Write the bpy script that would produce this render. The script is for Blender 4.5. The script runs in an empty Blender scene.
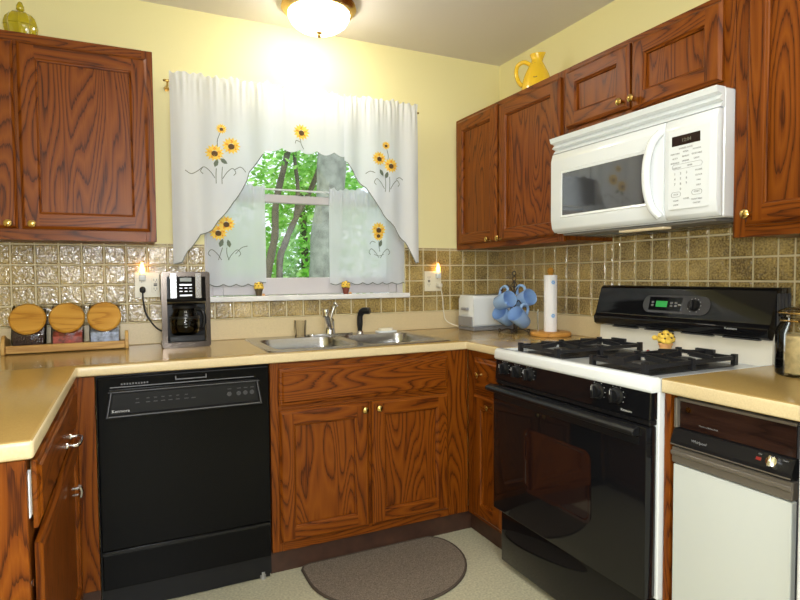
import bpy, bmesh, math, random
from mathutils import Vector, Matrix
random.seed(7)
scene = bpy.context.scene
COL = scene.collection
PI = math.pi

# ------------------------------------------------------------------ camera, world, lights, exposure
cam_d = bpy.data.cameras.new('camera'); cam = bpy.data.objects.new('camera', cam_d); COL.objects.link(cam)
CX, CY, CZ, YAW, PIT, ROL, FPX = -2.0281, -2.8579, 1.2182, 0.4440, -0.0426, -0.0075, 568.23
fw = Vector((math.sin(YAW)*math.cos(PIT), math.cos(YAW)*math.cos(PIT), math.sin(PIT)))
rt = Vector((math.cos(YAW), -math.sin(YAW), 0)); up = rt.cross(fw)
r2 = rt*math.cos(ROL)+up*math.sin(ROL); u2 = up*math.cos(ROL)-rt*math.sin(ROL)
M4 = Matrix(((r2.x, u2.x, -fw.x, CX), (r2.y, u2.y, -fw.y, CY), (r2.z, u2.z, -fw.z, CZ), (0, 0, 0, 1)))
cam.matrix_world = M4
cam_d.sensor_width = 36; cam_d.sensor_fit = 'HORIZONTAL'; cam_d.lens = FPX*36/800; cam_d.clip_start = .02
scene.camera = cam

world = bpy.data.worlds.new('sky'); scene.world = world; world.use_nodes = True
bg = world.node_tree.nodes['Background']; bg.inputs[0].default_value = (.86, .97, 1, 1); bg.inputs[1].default_value = 1.5

def lamp(name, kind, loc, energy, color=(1, 1, 1), size=None, size_y=None, target=None, radius=None):
    d = bpy.data.lights.new(name, kind); d.energy = energy; d.color = color
    if kind == 'AREA':
        d.size = size
        if size_y: d.shape = 'RECTANGLE'; d.size_y = size_y
    if radius is not None: d.shadow_soft_size = radius
    o = bpy.data.objects.new(name, d); COL.objects.link(o); o.location = loc
    if target is not None:
        o.rotation_euler = (Vector(target)-Vector(loc)).to_track_quat('-Z', 'Y').to_euler()
    return o
sun = lamp('sun', 'SUN', (0, -5, 12), 3.2, (1, .96, .88), target=(.6, 3, 0)); sun.data.angle = .02
lamp('camera_flash', 'AREA', (CX+.03, CY+.05, CZ+.11), 21, (.93, .97, 1), size=.11, target=(-.85, -.3, 1.25))
lamp('rear_fill_area', 'AREA', (-2.2, -6.8, 1.45), 40, (.86, .93, 1), size=1.4, size_y=1.6, target=(-1.35, 0, 1.3))  # added cool fill behind the camera; no window is built there
lamp('overhead_fill', 'AREA', (-1.45, -2.3, 2.42), 15, (.93, .96, 1), size=1.0, target=(-1.45, -2.3, 0))  # added overhead fill for soft ambient light, has no fixture
lamp('rear_fill_point', 'POINT', (-1.75, -3.6, 1.95), 55, (.92, .96, 1), radius=.22)  # added bare point fill, lifts the upper walls and ceiling
LAMP_STRENGTH = 28
scene.view_settings.view_transform = 'Standard'; scene.view_settings.look = 'None'
scene.view_settings.gamma = 1; scene.view_settings.use_curve_mapping = False
scene.view_settings.exposure = -0.04

# ------------------------------------------------------------------ materials
def newmat(name):
    m = bpy.data.materials.new(name); m.use_nodes = True
    nt = m.node_tree; return m, nt, nt.nodes['Principled BSDF']
def S(n, i, v): n.inputs[i].default_value = v
def mat(name, col, rough=.5, metal=0, coat=0, spec=None, emit=None, estr=0, trans=0, ior=None, noise=0, nscale=30, bump=0, bscale=80, alpha=None):
    m, nt, b = newmat(name)
    S(b, 'Base Color', (*col, 1)); S(b, 'Roughness', rough); S(b, 'Metallic', metal); S(b, 'Coat Weight', coat); S(b, 'Coat Roughness', .06)
    if spec is not None: S(b, 'Specular IOR Level', spec)
    if emit: S(b, 'Emission Color', (*emit, 1)); S(b, 'Emission Strength', estr)
    if trans: S(b, 'Transmission Weight', trans)
    if ior: S(b, 'IOR', ior)
    if noise or bump:
        tc = nt.nodes.new('ShaderNodeTexCoord')
    if noise:
        n = nt.nodes.new('ShaderNodeTexNoise'); S(n, 'Scale', nscale); S(n, 'Detail', 4)
        nt.links.new(tc.outputs['Object'], n.inputs['Vector'])
        r = nt.nodes.new('ShaderNodeValToRGB'); e = r.color_ramp.elements
        e[0].position = .3; e[1].position = .7
        e[0].color = (*[max(0, c*(1-noise)) for c in col], 1); e[1].color = (*[min(1, c*(1+noise)) for c in col], 1)
        nt.links.new(n.outputs['Fac'], r.inputs[0]); nt.links.new(r.outputs[0], b.inputs['Base Color'])
    if bump:
        n = nt.nodes.new('ShaderNodeTexNoise'); S(n, 'Scale', bscale); S(n, 'Detail', 3)
        nt.links.new(tc.outputs['Object'], n.inputs['Vector'])
        k = nt.nodes.new('ShaderNodeBump'); S(k, 'Strength', bump); S(k, 'Distance', .01)
        nt.links.new(n.outputs['Fac'], k.inputs['Height']); nt.links.new(k.outputs[0], b.inputs['Normal'])
    return m

def wood(name, axis, light, mid, dark, freq=8.5, rough=.36, rings=20, spread=None):
    m, nt, b = newmat(name)
    N = nt.nodes.new; L = nt.links.new
    tc = N('ShaderNodeTexCoord'); oi = N('ShaderNodeObjectInfo')
    mp = N('ShaderNodeMapping'); L(tc.outputs['Object'], mp.inputs['Vector'])
    sc = [freq, freq, freq]; sc[axis] = freq*.14
    S(mp, 'Scale', sc)
    cx = N('ShaderNodeMath'); cx.operation = 'MULTIPLY'; S(cx, 1, 37.0); L(oi.outputs['Random'], cx.inputs[0])
    cb = N('ShaderNodeCombineXYZ'); [L(cx.outputs[0], cb.inputs[i]) for i in range(3)]
    L(cb.outputs[0], mp.inputs['Location'])
    n = N('ShaderNodeTexNoise'); S(n, 'Scale', 1.0); S(n, 'Detail', 1.2); S(n, 'Roughness', .35); S(n, 'Distortion', .25)
    L(mp.outputs[0], n.inputs['Vector'])
    mu = N('ShaderNodeMath'); mu.operation = 'MULTIPLY'; S(mu, 1, rings); L(n.outputs['Fac'], mu.inputs[0])
    fr = N('ShaderNodeMath'); fr.operation = 'FRACT'; L(mu.outputs[0], fr.inputs[0])
    # fine pores
    mp2 = N('ShaderNodeMapping'); L(tc.outputs['Object'], mp2.inputs['Vector']); s2 = [260, 260, 260]; s2[axis] = 7
    S(mp2, 'Scale', s2)
    n2 = N('ShaderNodeTexNoise'); S(n2, 'Scale', 1.0); S(n2, 'Detail', 2); L(mp2.outputs[0], n2.inputs['Vector'])
    ad = N('ShaderNodeMath'); ad.operation = 'MULTIPLY_ADD'; S(ad, 1, .55); L(n2.outputs['Fac'], ad.inputs[0])
    sb = N('ShaderNodeMath'); sb.operation = 'SUBTRACT'; S(sb, 1, .27); L(fr.outputs[0], sb.inputs[0])
    L(sb.outputs[0], ad.inputs[2])
    r = N('ShaderNodeValToRGB'); e = r.color_ramp.elements
    e[0].position = 0; e[0].color = (*mid, 1); e[1].position = 1.0; e[1].color = (*mid, 1)
    x = e.new(.30); x.color = (*light, 1); x = e.new(.74); x.color = (*mid, 1); x = e.new(.93); x.color = (*dark, 1)
    L(ad.outputs[0], r.inputs[0])
    L(r.outputs[0], b.inputs['Base Color'])
    S(b, 'Roughness', rough); S(b, 'Specular IOR Level', .22)
    k = N('ShaderNodeBump'); S(k, 'Strength', .12); S(k, 'Distance', .004); L(n2.outputs['Fac'], k.inputs['Height']); L(k.outputs[0], b.inputs['Normal'])
    return m
OAK = ((.215, .056, .0035), (.155, .0355, .0020), (.045, .0085, .0008))
WX = wood('oak_grain_x', 0, *OAK); WY = wood('oak_grain_y', 1, *OAK); WZ = wood('oak_grain_z', 2, *OAK)
WTOE = mat('toe_kick_brown', (.055, .022, .012), .5, noise=.25, nscale=20)
PINE = wood('pale_pine', 0, (.58, .36, .12), (.50, .29, .09), (.36, .18, .05), freq=12, rings=5, rough=.4)
PALEZ = wood('pale_wood_lid', 0, (.56, .29, .045), (.50, .24, .03), (.36, .15, .015), freq=14, rings=5, rough=.35)
WALLM = mat('yellow_wall_paint', (.84, .765, .40), .75, bump=.06, bscale=160)
CEILM = mat('ceiling_paint', (.74, .69, .62), .85, bump=.08, bscale=120)
COUNT = mat('tan_laminate', (.40, .262, .085), .16, spec=.5, noise=.06, nscale=220)
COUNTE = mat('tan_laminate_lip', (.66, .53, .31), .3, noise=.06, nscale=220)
FLOORM = mat('speckled_vinyl', (.50, .47, .33), .42, noise=.22, nscale=110)
GROUT = mat('tile_grout', (.66, .57, .36), .8)
WHITE = mat('white_enamel', (.76, .79, .81), .18, coat=.3)
WHITEP = mat('white_plastic', (.74, .77, .79), .32)
CREAM = mat('cream_white_panel', (.60, .63, .615), .3)
ALMOND = mat('white_backguard', (.80, .76, .66), .2, coat=.3)
BLACKG = mat('black_gloss', (.006, .006, .007), .07, spec=.33)
BLACKD = mat('black_dishwasher_enamel', (.003, .003, .0035), .16, spec=.13)
BLACKS = mat('black_satin', (.010, .010, .011), .28, spec=.25)
BLACKM = mat('black_cast_iron', (.012, .012, .014), .38, bump=.15, bscale=300)
DGREY = mat('dark_grey_plastic', (.05, .05, .055), .35)
SILVERP = mat('silver_trim', (.42, .42, .43), .3, metal=.7)
DIMTRIM = mat('dim_grey_trim', (.13, .13, .14), .35, metal=.4)
CHROME = mat('chrome', (.75, .75, .76), .1, metal=1)
STEEL = mat('brushed_steel', (.42, .41, .40), .26, metal=1, bump=.03, bscale=400)
BRASS = mat('aged_brass', (.62, .42, .14), .22, metal=1)
GOLDB = mat('antique_brass_ring', (.60, .40, .15), .25, metal=1)
RUBBER = mat('black_rubber', (.01, .01, .01), .6)
CORDW = mat('white_cord', (.75, .70, .58), .5)
BLUEM = mat('blue_glaze', (.27, .43, .72), .22, coat=.3)
IRON = mat('dark_wire', (.035, .025, .02), .4, metal=.5)
YELC = mat('yellow_ceramic', (.88, .56, .02), .12, coat=.6)
YELG = mat('yellow_glass', (.55, .44, .008), .08, coat=.6, trans=.25)
PAPER = mat('paper_towel', (.85, .84, .86), .9)
BLUEP = mat('blue_print', (.25, .47, .80), .8)
FLOWY = mat('sunflower_yellow', (.88, .60, .09), .7)
FLOWO = mat('sunflower_orange', (.75, .30, .02), .7)
FLOWB = mat('sunflower_centre', (.10, .05, .015), .8)
LEAFE = mat('embroidered_leaf', (.13, .16, .12), .8)
THREAD = mat('grey_green_thread', (.17, .19, .17), .8)
TERRA = mat('terracotta', (.40, .14, .05), .6)
TERRO = mat('orange_pot', (.80, .42, .16), .6)
REDM = mat('red_paint', (.22, .015, .012), .4)
RUGM = mat('brown_rug', (.20, .158, .118), .95, noise=.5, nscale=240, bump=.6, bscale=300)
RUGE = mat('rug_binding', (.07, .05, .035), .9)
VINYL_SHADED = mat('shaded_white_vinyl', (.56, .53, .55), .4)  # white vinyl with its shade put into the grey-lilac colour
SILLM = mat('white_marble_sill', (.78, .77, .76), .25, noise=.08, nscale=14)
IVORY = mat('ivory_plate', (.80, .74, .58), .35)
SLOT = mat('dark_slot', (.03, .025, .02), .6)
GREENL = mat('green_led', (.01, .1, .02), .4, emit=(.05, .9, .15), estr=.3)
DISP = mat('dark_display', (.02, .012, .012), .15)
INK = mat('grey_ink', (.18, .18, .19), .6)
INKL = mat('light_ink', (.55, .55, .55), .6)
BULB = mat('night_light_glow', (1, .6, .2), .4, emit=(1, .48, .10), estr=9)
GLOW = mat('lamp_glass', (.9, .88, .82), .35, emit=(1, .95, .86), estr=LAMP_STRENGTH)
HOODL = mat('hood_lamp_lens', (.8, .7, .5), .3, emit=(1, .75, .4), estr=.25)
WGRAIN = wood('dark_woodgrain_print', 1, (.030, .013, .009), (.019, .008, .006), (.010, .0045, .004), freq=20, rings=4, rough=.3)
TAUPE = mat('taupe_trim', (.16, .14, .115), .35, metal=.3)
COFFEE = mat('dark_beans', (.045, .018, .012), .5, bump=.8, bscale=160)
REDC = mat('red_contents', (.34, .05, .03), .5, noise=.7, nscale=70)
BLUEC = mat('blue_packets', (.32, .37, .50), .4, noise=.6, nscale=60)
BARK = mat('tree_bark', (.24, .25, .235), .95, noise=.35, nscale=9, bump=.9, bscale=14)
BARKD = mat('dark_bark', (.10, .085, .07), .95, noise=.3, nscale=9)
GRASS = mat('lawn_grass', (.20, .42, .07), .9, noise=.4, nscale=3)
CONTENT = mat('jar_contents', (.62, .50, .26), .7, noise=.35, nscale=30, bump=.5, bscale=40)

def glass(name, col=(1, 1, 1), refl=.1, tint=.96):
    m, nt, b = newmat(name); nt.nodes.remove(b)
    out = nt.nodes['Material Output']
    t = nt.nodes.new('ShaderNodeBsdfTransparent'); S(t, 0, (*[c*tint for c in col], 1))
    g = nt.nodes.new('ShaderNodeBsdfGlossy'); S(g, 'Roughness', .03)
    f = nt.nodes.new('ShaderNodeFresnel'); S(f, 0, 1.45)
    mx = nt.nodes.new('ShaderNodeMixShader'); nt.links.new(f.outputs[0], mx.inputs[0])
    nt.links.new(t.outputs[0], mx.inputs[1]); nt.links.new(g.outputs[0], mx.inputs[2]); nt.links.new(mx.outputs[0], out.inputs[0])
    return m
PANE = glass('window_glass'); JARG = glass('clear_jar_glass', (1, .99, .97), tint=.97)
CARAFEG = glass('smoked_carafe', (.55, .50, .47), tint=.3)
def cloth(name, col, transl, sheer):
    m, nt, b = newmat(name); out = nt.nodes['Material Output']; nt.nodes.remove(b)
    d = nt.nodes.new('ShaderNodeBsdfDiffuse'); S(d, 0, (*col, 1))
    t = nt.nodes.new('ShaderNodeBsdfTranslucent'); S(t, 0, (*col, 1))
    s = nt.nodes.new('ShaderNodeBsdfTransparent')
    a = nt.nodes.new('ShaderNodeMixShader'); S(a, 0, transl); c = nt.nodes.new('ShaderNodeMixShader'); S(c, 0, sheer)
    L = nt.links.new
    L(d.outputs[0], a.inputs[1]); L(t.outputs[0], a.inputs[2]); L(a.outputs[0], c.inputs[1]); L(s.outputs[0], c.inputs[2]); L(c.outputs[0], out.inputs[0])
    return m
CLOTH = cloth('white_curtain_cloth', (.83, .86, .92), .40, .03)
SHEER = cloth('sheer_curtain_cloth', (.83, .87, .93), .5, .13)
LEAF = cloth('green_leaf', (.20, .50, .07), .5, 0)
LEAF2 = cloth('pale_green_leaf', (.42, .72, .22), .5, 0)

# tile material: colour per tile, pebbled gloss
def tilemat():
    m, nt, b = newmat('olive_stone_tile'); N = nt.nodes.new; L = nt.links.new
    tc = N('ShaderNodeTexCoord')
    n = N('ShaderNodeTexNoise'); S(n, 'Scale', 7); S(n, 'Detail', 2); L(tc.outputs['Object'], n.inputs['Vector'])
    n2 = N('ShaderNodeTexNoise'); S(n2, 'Scale', 130); S(n2, 'Detail', 3); L(tc.outputs['Object'], n2.inputs['Vector'])
    ad = N('ShaderNodeMath'); ad.operation = 'MULTIPLY_ADD'; S(ad, 1, .7); L(n2.outputs['Fac'], ad.inputs[0])
    hf = N('ShaderNodeMath'); hf.operation = 'MULTIPLY'; S(hf, 1, .5); L(n.outputs['Fac'], hf.inputs[0]); L(hf.outputs[0], ad.inputs[2])
    r = N('ShaderNodeValToRGB'); e = r.color_ramp.elements
    e[0].position = .44; e[0].color = (.115, .070, .012, 1); e[1].position = .76; e[1].color = (.56, .40, .135, 1)
    L(ad.outputs[0], r.inputs[0]); L(r.outputs[0], b.inputs['Base Color'])
    S(b, 'Roughness', .22); S(b, 'Specular IOR Level', 1.0); S(b, 'Coat Weight', .5); S(b, 'Coat Roughness', .08)
    n3 = N('ShaderNodeTexNoise'); S(n3, 'Scale', 72); S(n3, 'Detail', 1.5); S(n3, 'Distortion', .8); L(tc.outputs['Object'], n3.inputs['Vector'])
    k = N('ShaderNodeBump'); S(k, 'Strength', .8); S(k, 'Distance', .0046); L(n3.outputs['Fac'], k.inputs['Height']); L(k.outputs[0], b.inputs['Normal']); L(k.outputs[0], b.inputs['Coat Normal'])
    return m
TILE = tilemat()

# ------------------------------------------------------------------ building helpers
ROOT = {}
def thing(name, label, cat, loc=(0, 0, 0), group=None):
    o = bpy.data.objects.new(name, None); COL.objects.link(o); o.location = loc; o.empty_display_size = .05
    o['label'] = label; o['category'] = cat
    if group: o['group'] = group
    ROOT[o.name] = Vector(loc); return o
def obj(name, bm, mats, parent=None, smooth=None, label=None, origin=None):
    if not isinstance(mats, (list, tuple)): mats = [mats]
    org = ROOT[parent.name] if parent is not None else Vector(origin or (0, 0, 0))
    if org.length: bmesh.ops.translate(bm, vec=-org, verts=bm.verts)
    bmesh.ops.recalc_face_normals(bm, faces=bm.faces)
    me = bpy.data.meshes.new(name)
    if smooth is not None:
        for f in bm.faces: f.smooth = True
        for e in bm.edges:
            if len(e.link_faces) == 2 and e.calc_face_angle(0) > math.radians(smooth): e.smooth = False
    bm.to_mesh(me); bm.free()
    for m in mats: me.materials.append(m)
    o = bpy.data.objects.new(name, me); COL.objects.link(o)
    if parent is not None: o.parent = parent; ROOT[o.name] = org
    else:
        o.location = org; ROOT[o.name] = org
    if label: o['label'] = label
    return o
def tag(o, label, cat, group=None, kind=None):
    o['label'] = label; o['category'] = cat
    if group: o['group'] = group
    if kind: o['kind'] = kind
    return o
def struct(name, bm, mats, parent=None, smooth=None):
    o = obj(name, bm, mats, parent, smooth)
    if parent is None: o['kind'] = 'structure'
    return o
def new(): return bmesh.new()
def MX(x, d, z): return Vector((x, d, z))                                    # identity
def facing_y(y0): return lambda u, d, z: Vector((u, y0-d, z))                # faces -y (towards the room from the window wall)
def facing_x(x0): return lambda u, d, z: Vector((x0-d, u, z))                # faces -x (right wall units)
def facing_px(x0): return lambda u, d, z: Vector((x0+d, u, z))               # faces +x (left leg)
def facing_up(z0): return lambda u, d, v: Vector((u, v, z0+d))
def box(bm, a, b, bev=0, M=MX, seg=1, mi=0):
    vs = []
    for i in (0, 1):
        for j in (0, 1):
            for k in (0, 1):
                vs.append(bm.verts.new(M((a[0], b[0])[i], (a[1], b[1])[j], (a[2], b[2])[k])))
    F = [(0, 1, 3, 2), (4, 6, 7, 5), (0, 4, 5, 1), (2, 3, 7, 6), (0, 2, 6, 4), (1, 5, 7, 3)]
    fs = [bm.faces.new([vs[i] for i in f]) for f in F]
    for f in fs: f.material_index = mi
    if bev:
        es = list({e for f in fs for e in f.edges})
        r = bmesh.ops.bevel(bm, geom=es, offset=bev, segments=seg, profile=.5, affect='EDGES')
        for f in r['faces']: f.material_index = mi
    return bm
def bx(a, b, bev=0, M=MX, seg=1): return box(new(), a, b, bev, M, seg)
def prism(bm, pts, d0, d1, M=MX, bev=0, mi=0, seg=1):
    """pts: list of (u,z) outline, extruded from d0 to d1"""
    A = [bm.verts.new(M(u, d0, z)) for u, z in pts]; B = [bm.verts.new(M(u, d1, z)) for u, z in pts]
    n = len(pts); fs = [bm.faces.new(A[::-1]), bm.faces.new(B)]
    for i in range(n): fs.append(bm.faces.new((A[i], A[(i+1) % n], B[(i+1) % n], B[i])))
    for f in fs: f.material_index = mi
    if bev:
        es = list({e for f in fs for e in f.edges})
        bmesh.ops.bevel(bm, geom=es, offset=bev, segments=seg, profile=.5, affect='EDGES')
    return bm
def prism_x(bm, pts, x0, x1, mi=0, bev=0, seg=1):     # outline in (y,z), extruded along x
    return prism(bm, pts, x0, x1, lambda u, d, z: Vector((d, u, z)), bev, mi, seg)
def prism_y(bm, pts, y0, y1, mi=0, bev=0, seg=1):     # outline in (x,z), extruded along y
    return prism(bm, pts, y0, y1, lambda u, d, z: Vector((u, d, z)), bev, mi, seg)
def rrect(u0, u1, v0, v1, r, n=6):
    pts = []
    for (cu, cv, a0) in ((u1-r, v1-r, 0), (u0+r, v1-r, 90), (u0+r, v0+r, 180), (u1-r, v0+r, 270)):
        for i in range(n+1):
            a = math.radians(a0+90*i/n); pts.append((cu+r*math.cos(a), cv+r*math.sin(a)))
    return pts
def lathe(bm, prof, c=(0, 0, 0), seg=28, axis=None, mi=0, closed=False):
    """prof: list of (r,h); axis: direction vector (default +z)"""
    c = Vector(c); Q = Vector((0, 0, 1)).rotation_difference(Vector(axis).normalized()).to_matrix() if axis is not None else Matrix.Identity(3)
    rings = []
    for r, h in prof:
        if r < 1e-6: rings.append([bm.verts.new(c+Q@Vector((0, 0, h)))])
        else: rings.append([bm.verts.new(c+Q@Vector((r*math.cos(2*PI*i/seg), r*math.sin(2*PI*i/seg), h))) for i in range(seg)])
    for a, b in zip(rings, rings[1:]):
        for i in range(seg):
            j = (i+1) % seg
            if len(a) == 1 and len(b) == 1: continue
            if len(a) == 1: f = bm.faces.new((a[0], b[i], b[j]))
            elif len(b) == 1: f = bm.faces.new((a[i], b[0], a[j]))
            else: f = bm.faces.new((a[i], b[i], b[j], a[j]))
            f.material_index = mi
    return bm
def cyl(bm, c, r, h, axis=None, seg=24, bev=0, mi=0):
    b = min(bev, r*.4, h*.4)
    prof = [(0, 0), (r-b, 0), (r, b), (r, h-b), (r-b, h), (0, h)] if b else [(0, 0), (r, 0), (r, h), (0, h)]
    return lathe(bm, prof, c, seg, axis, mi)
def tube(bm, pts, r, seg=8, mi=0, closed=False, cap=True):
    pts = [Vector(p) for p in pts]; n = len(pts); rr = r if isinstance(r, (list, tuple)) else [r]*n
    T = []
    for i in range(n):
        a = pts[(i-1) % n] if (closed or i > 0) else pts[i]; b = pts[(i+1) % n] if (closed or i < n-1) else pts[i]
        T.append((b-a).normalized())
    nrm = T[0].orthogonal().normalized(); rings = []
    for i in range(n):
        if i: nrm = (nrm-T[i]*nrm.dot(T[i])); nrm = nrm.normalized() if nrm.length > 1e-6 else T[i].orthogonal().normalized()
        bn = T[i].cross(nrm)
        rings.append([bm.verts.new(pts[i]+rr[i]*(math.cos(2*PI*k/seg)*nrm+math.sin(2*PI*k/seg)*bn)) for k in range(seg)])
    m = n if closed else n-1
    for i in range(m):
        a = rings[i]; b = rings[(i+1) % n]
        for k in range(seg):
            f = bm.faces.new((a[k], b[k], b[(k+1) % seg], a[(k+1) % seg])); f.material_index = mi
    if cap and not closed:
        for q in (rings[0][::-1], rings[-1]):
            f = bm.faces.new(q); f.material_index = mi
    return bm
def spline(pts, n=8):
    P = [Vector(p) for p in pts]; P = [2*P[0]-P[1]]+P+[2*P[-1]-P[-2]]; out = []
    for i in range(1, len(P)-2):
        for k in range(n):
            t = k/n; a, b, c, d = P[i-1:i+3]
            out.append(.5*((2*b)+(c-a)*t+(2*a-5*b+4*c-d)*t*t+(3*b-a-3*c+d)*t**3))
    out.append(P[-2]); return out
def loft(bm, loops, M, mis=None, cap0=False, cap1=True):
    R = [[bm.verts.new(M(*p)) for p in lp] for lp in loops]; n = len(R[0])
    for a, b in zip(R, R[1:]):
        for i in range(n):
            f = bm.faces.new((a[i], a[(i+1) % n], b[(i+1) % n], b[i]))
            if mis: f.material_index = mis[i]
    if cap0: bm.faces.new(R[0][::-1])
    if cap1: bm.faces.new(R[-1])
    return R
FONT_CACHE = {}
def text_bm(s, size, M, u, v, d=.0008, align='LEFT', bold=False, squash=1.0):
    c = bpy.data.curves.new('lettering', 'FONT'); c.body = s; c.size = size; c.align_x = align; c.extrude = .0003
    c.resolution_u = 2
    if bold: c.offset = size*.02
    t = bpy.data.objects.new('lettering_source', c); COL.objects.link(t)
    dg = bpy.context.evaluated_depsgraph_get(); dg.update()
    me = bpy.data.meshes.new_from_object(t.evaluated_get(dg))
    bm = new(); bm.from_mesh(me)
    for w in bm.verts:
        w.co = M(u+w.co.x*squash, d+w.co.z, v+w.co.y)
    bpy.data.objects.remove(t); bpy.data.curves.remove(c); bpy.data.meshes.remove(me)
    return bm
def merge(bm, other):
    me = bpy.data.meshes.new('t'); other.to_mesh(me); other.free(); bm.from_mesh(me); bpy.data.meshes.remove(me); return bm
def children(o): return [c for c in bpy.data.objects if c.parent == o]
def copy_tree(o, parent=None):
    c = o.copy(); COL.objects.link(c)
    if parent is not None: c.parent = parent
    for ch in children(o): copy_tree(ch, c)
    return c

# ------------------------------------------------------------------ the room shell
H = 2.4645; T = .0873; XW = -2.86; YF = -7.0
struct('floor', bx((XW-.1, YF-.1, -.05), (.1, .1, 0)), FLOORM)
struct('ceiling', bx((XW-.1, YF-.1, H), (.1, .1, H+.05)), CEILM)
WX0, WX1, WZ0, WZ1 = -1.70, -.64, 1.10, 2.06
wb = new()
for a, b in (((XW-.1, 0, 0), (WX0, .14, H)), ((WX1, 0, 0), (.1, .14, H)), ((WX0, 0, 0), (WX1, .14, WZ0)), ((WX0, 0, WZ1), (WX1, .14, H))): box(wb, a, b)
wall_back = struct('wall_back', wb, WALLM)
wall_right = struct('wall_right', bx((0, YF, 0), (.1, 0, H)), WALLM)
struct('wall_left', bx((XW-.1, YF, 0), (XW, 0, H)), WALLM)
struct('wall_front', bx((XW-.1, YF-.1, 0), (.1, YF, H)), mat('darkened_rear_wall', (.22, .18, .13), .8))  # unseen wall, colour darkened so glossy fronts reflect a dim room

ZT0, ZT1 = 1.0145, 1.3637
def tiles(M, ulo, uhi, lines0, zlo, zhi, z0, parent, name):
    g = new(); b = new()
    k = math.floor((ulo-lines0)/T)-1; gap = .0036
    while lines0+k*T < uhi:
        a, c = max(ulo, lines0+k*T), min(uhi, lines0+(k+1)*T); k += 1
        if c-a < .012: continue
        j = math.floor((zlo-z0)/T)-1
        while z0+j*T < zhi-1e-6:
            e, f = max(zlo, z0+j*T), min(zhi, z0+(j+1)*T); j += 1
            if f-e < .012: continue
            a1, c1, e1, f1 = a+gap, c-gap, e+gap, f-gap
            loft(b, [[(a1, .001, e1), (c1, .001, e1), (c1, .001, f1), (a1, .001, f1)],
                     [(a1, .0055, e1), (c1, .0055, e1), (c1, .0055, f1), (a1, .0055, f1)],
                     [(a1+.003, .0085, e1+.003), (c1-.003, .0085, e1+.003), (c1-.003, .0085, f1-.003), (a1+.003, .0085, f1-.003)]], M)
    box(g, (ulo, 0, zlo), (uhi, .003, zhi), M=M)
    return b, g
MB, MR, MLW = facing_y(0), facing_x(0), facing_px(XW)
tb, tg = new(), new()
for (u0, u1, z0, z1) in ((XW, WX0, ZT0, ZT1+.012), (WX1, -.001, ZT0, ZT1+.012), (WX0, WX1, ZT0, WZ0)):
    l0 = -2.476 if u0 < -1.72 else 0.0
    b, g = tiles(MB, u0, u1, l0, z0, z1, ZT0, None, ''); merge(tb, b); merge(tg, g)
obj('wall_tiles', tb, TILE, wall_back); obj('tile_grout', tg, GROUT, wall_back)
tb, tg = new(), new()
for (u0, u1, z0, z1) in ((-.905, -.001, ZT0, ZT1+.012), (-1.70, -.905, ZT0-.1, 1.47), (-2.2, -1.70, ZT0, ZT1+.012)):
    b, g = tiles(MR, u0, u1, -.859, z0, z1, ZT0, None, ''); merge(tb, b); merge(tg, g)
obj('wall_tiles', tb, TILE, wall_right); obj('tile_grout', tg, GROUT, wall_right)

# window
win = struct('window_1', bx((WX0, .10, WZ0), (WX0+.03, .14, WZ1)), VINYL_SHADED)
fb = new()
for a, b in (((WX0, .02, WZ0), (WX0+.035, .13, WZ1)), ((WX1-.035, .02, WZ0), (WX1, .13, WZ1)), ((WX0+.035, .02, WZ1-.035), (WX1-.035, .13, WZ1))): box(fb, a, b, .004)
obj('window_frame', fb, VINYL_SHADED, win)
def sash(z0, z1, y0, y1, rail, top):
    s = new(); a, b = WX0+.035, WX1-.035
    box(s, (a, y0, z0), (a+.05, y1, z1), .004); box(s, (b-.05, y0, z0), (b, y1, z1), .004)
    box(s, (a+.05, y0, z0), (b-.05, y1, z0+rail), .004); box(s, (a+.05, y0, z1-top), (b-.05, y1, z1), .004)
    o = obj('sash', s, VINYL_SHADED, win)
    obj('pane', bx((a+.05, (y0+y1)/2-.002, z0+rail), (b-.05, (y0+y1)/2+.002, z1-top)), PANE, o)
sash(1.125, 1.635, .03, .065, .088, .042)
sash(1.60, WZ1-.035, .075, .11, .04, .045)
struct('trim_1', bx((WX0-.0, -.05, 1.098), (WX1+.012, .03, 1.124), .006, seg=2), SILLM)

# baseboard / trim pieces that the photo shows none of are left out
# ------------------------------------------------------------------ outside
lawn = tag(obj('lawn', bx((-25, .5, -.65), (30, 40, -.6)), GRASS), 'bright green grass lawn beyond the window', 'lawn'); lawn['kind'] = 'structure'
def tree(name, label, trunks, blobs, nleaf, size, leafmat, bark, loc, group=None):
    t = thing(name, label, 'tree', loc, group)
    b = new()
    for pts, r in trunks:
        P = spline(pts, 6); n = len(P); tube(b, P, [r*(1-.45*i/n)*(1+.07*math.sin(i*1.7)) for i in range(n)], 14)
    obj('trunk', b, bark, t, 60)
    f = new()
    for i in range(nleaf):
        c, R = random.choice(blobs)
        v = Vector((random.gauss(0, 1), random.gauss(0, 1), random.gauss(0, 1))).normalized()*random.random()**.45
        p = Vector(c)+Vector((v.x*R[0], v.y*R[1], v.z*R[2])); s = size*random.uniform(.6, 1.3)
        ax = Vector((random.gauss(0, 1), random.gauss(0, 1), random.gauss(0, .6))).normalized(); ay = ax.orthogonal().normalized()
        q = [p+ax*s, p+ay*s*.5+ax*.15*s, p-ax*s*.8, p-ay*s*.5+ax*.15*s]
        fc = f.faces.new([f.verts.new(k) for k in q]); fc.material_index = random.randint(0, 1)
    obj('foliage', f, [leafmat, LEAF2], t)
    return t
tree('oak_tree', 'tall tree with a thick pale grey trunk right outside the window', [([(.14, 4, -.6), (.18, 4, 1.2), (.30, 4, 2.6), (.35, 4.05, 4.5), (.3, 4.1, 7)], .225)],
     [((.4, 4.2, 6.5), (2.4, 1.6, 1.2))], 1200, .1, LEAF, BARK, (.1, 4, -.6))
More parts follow.
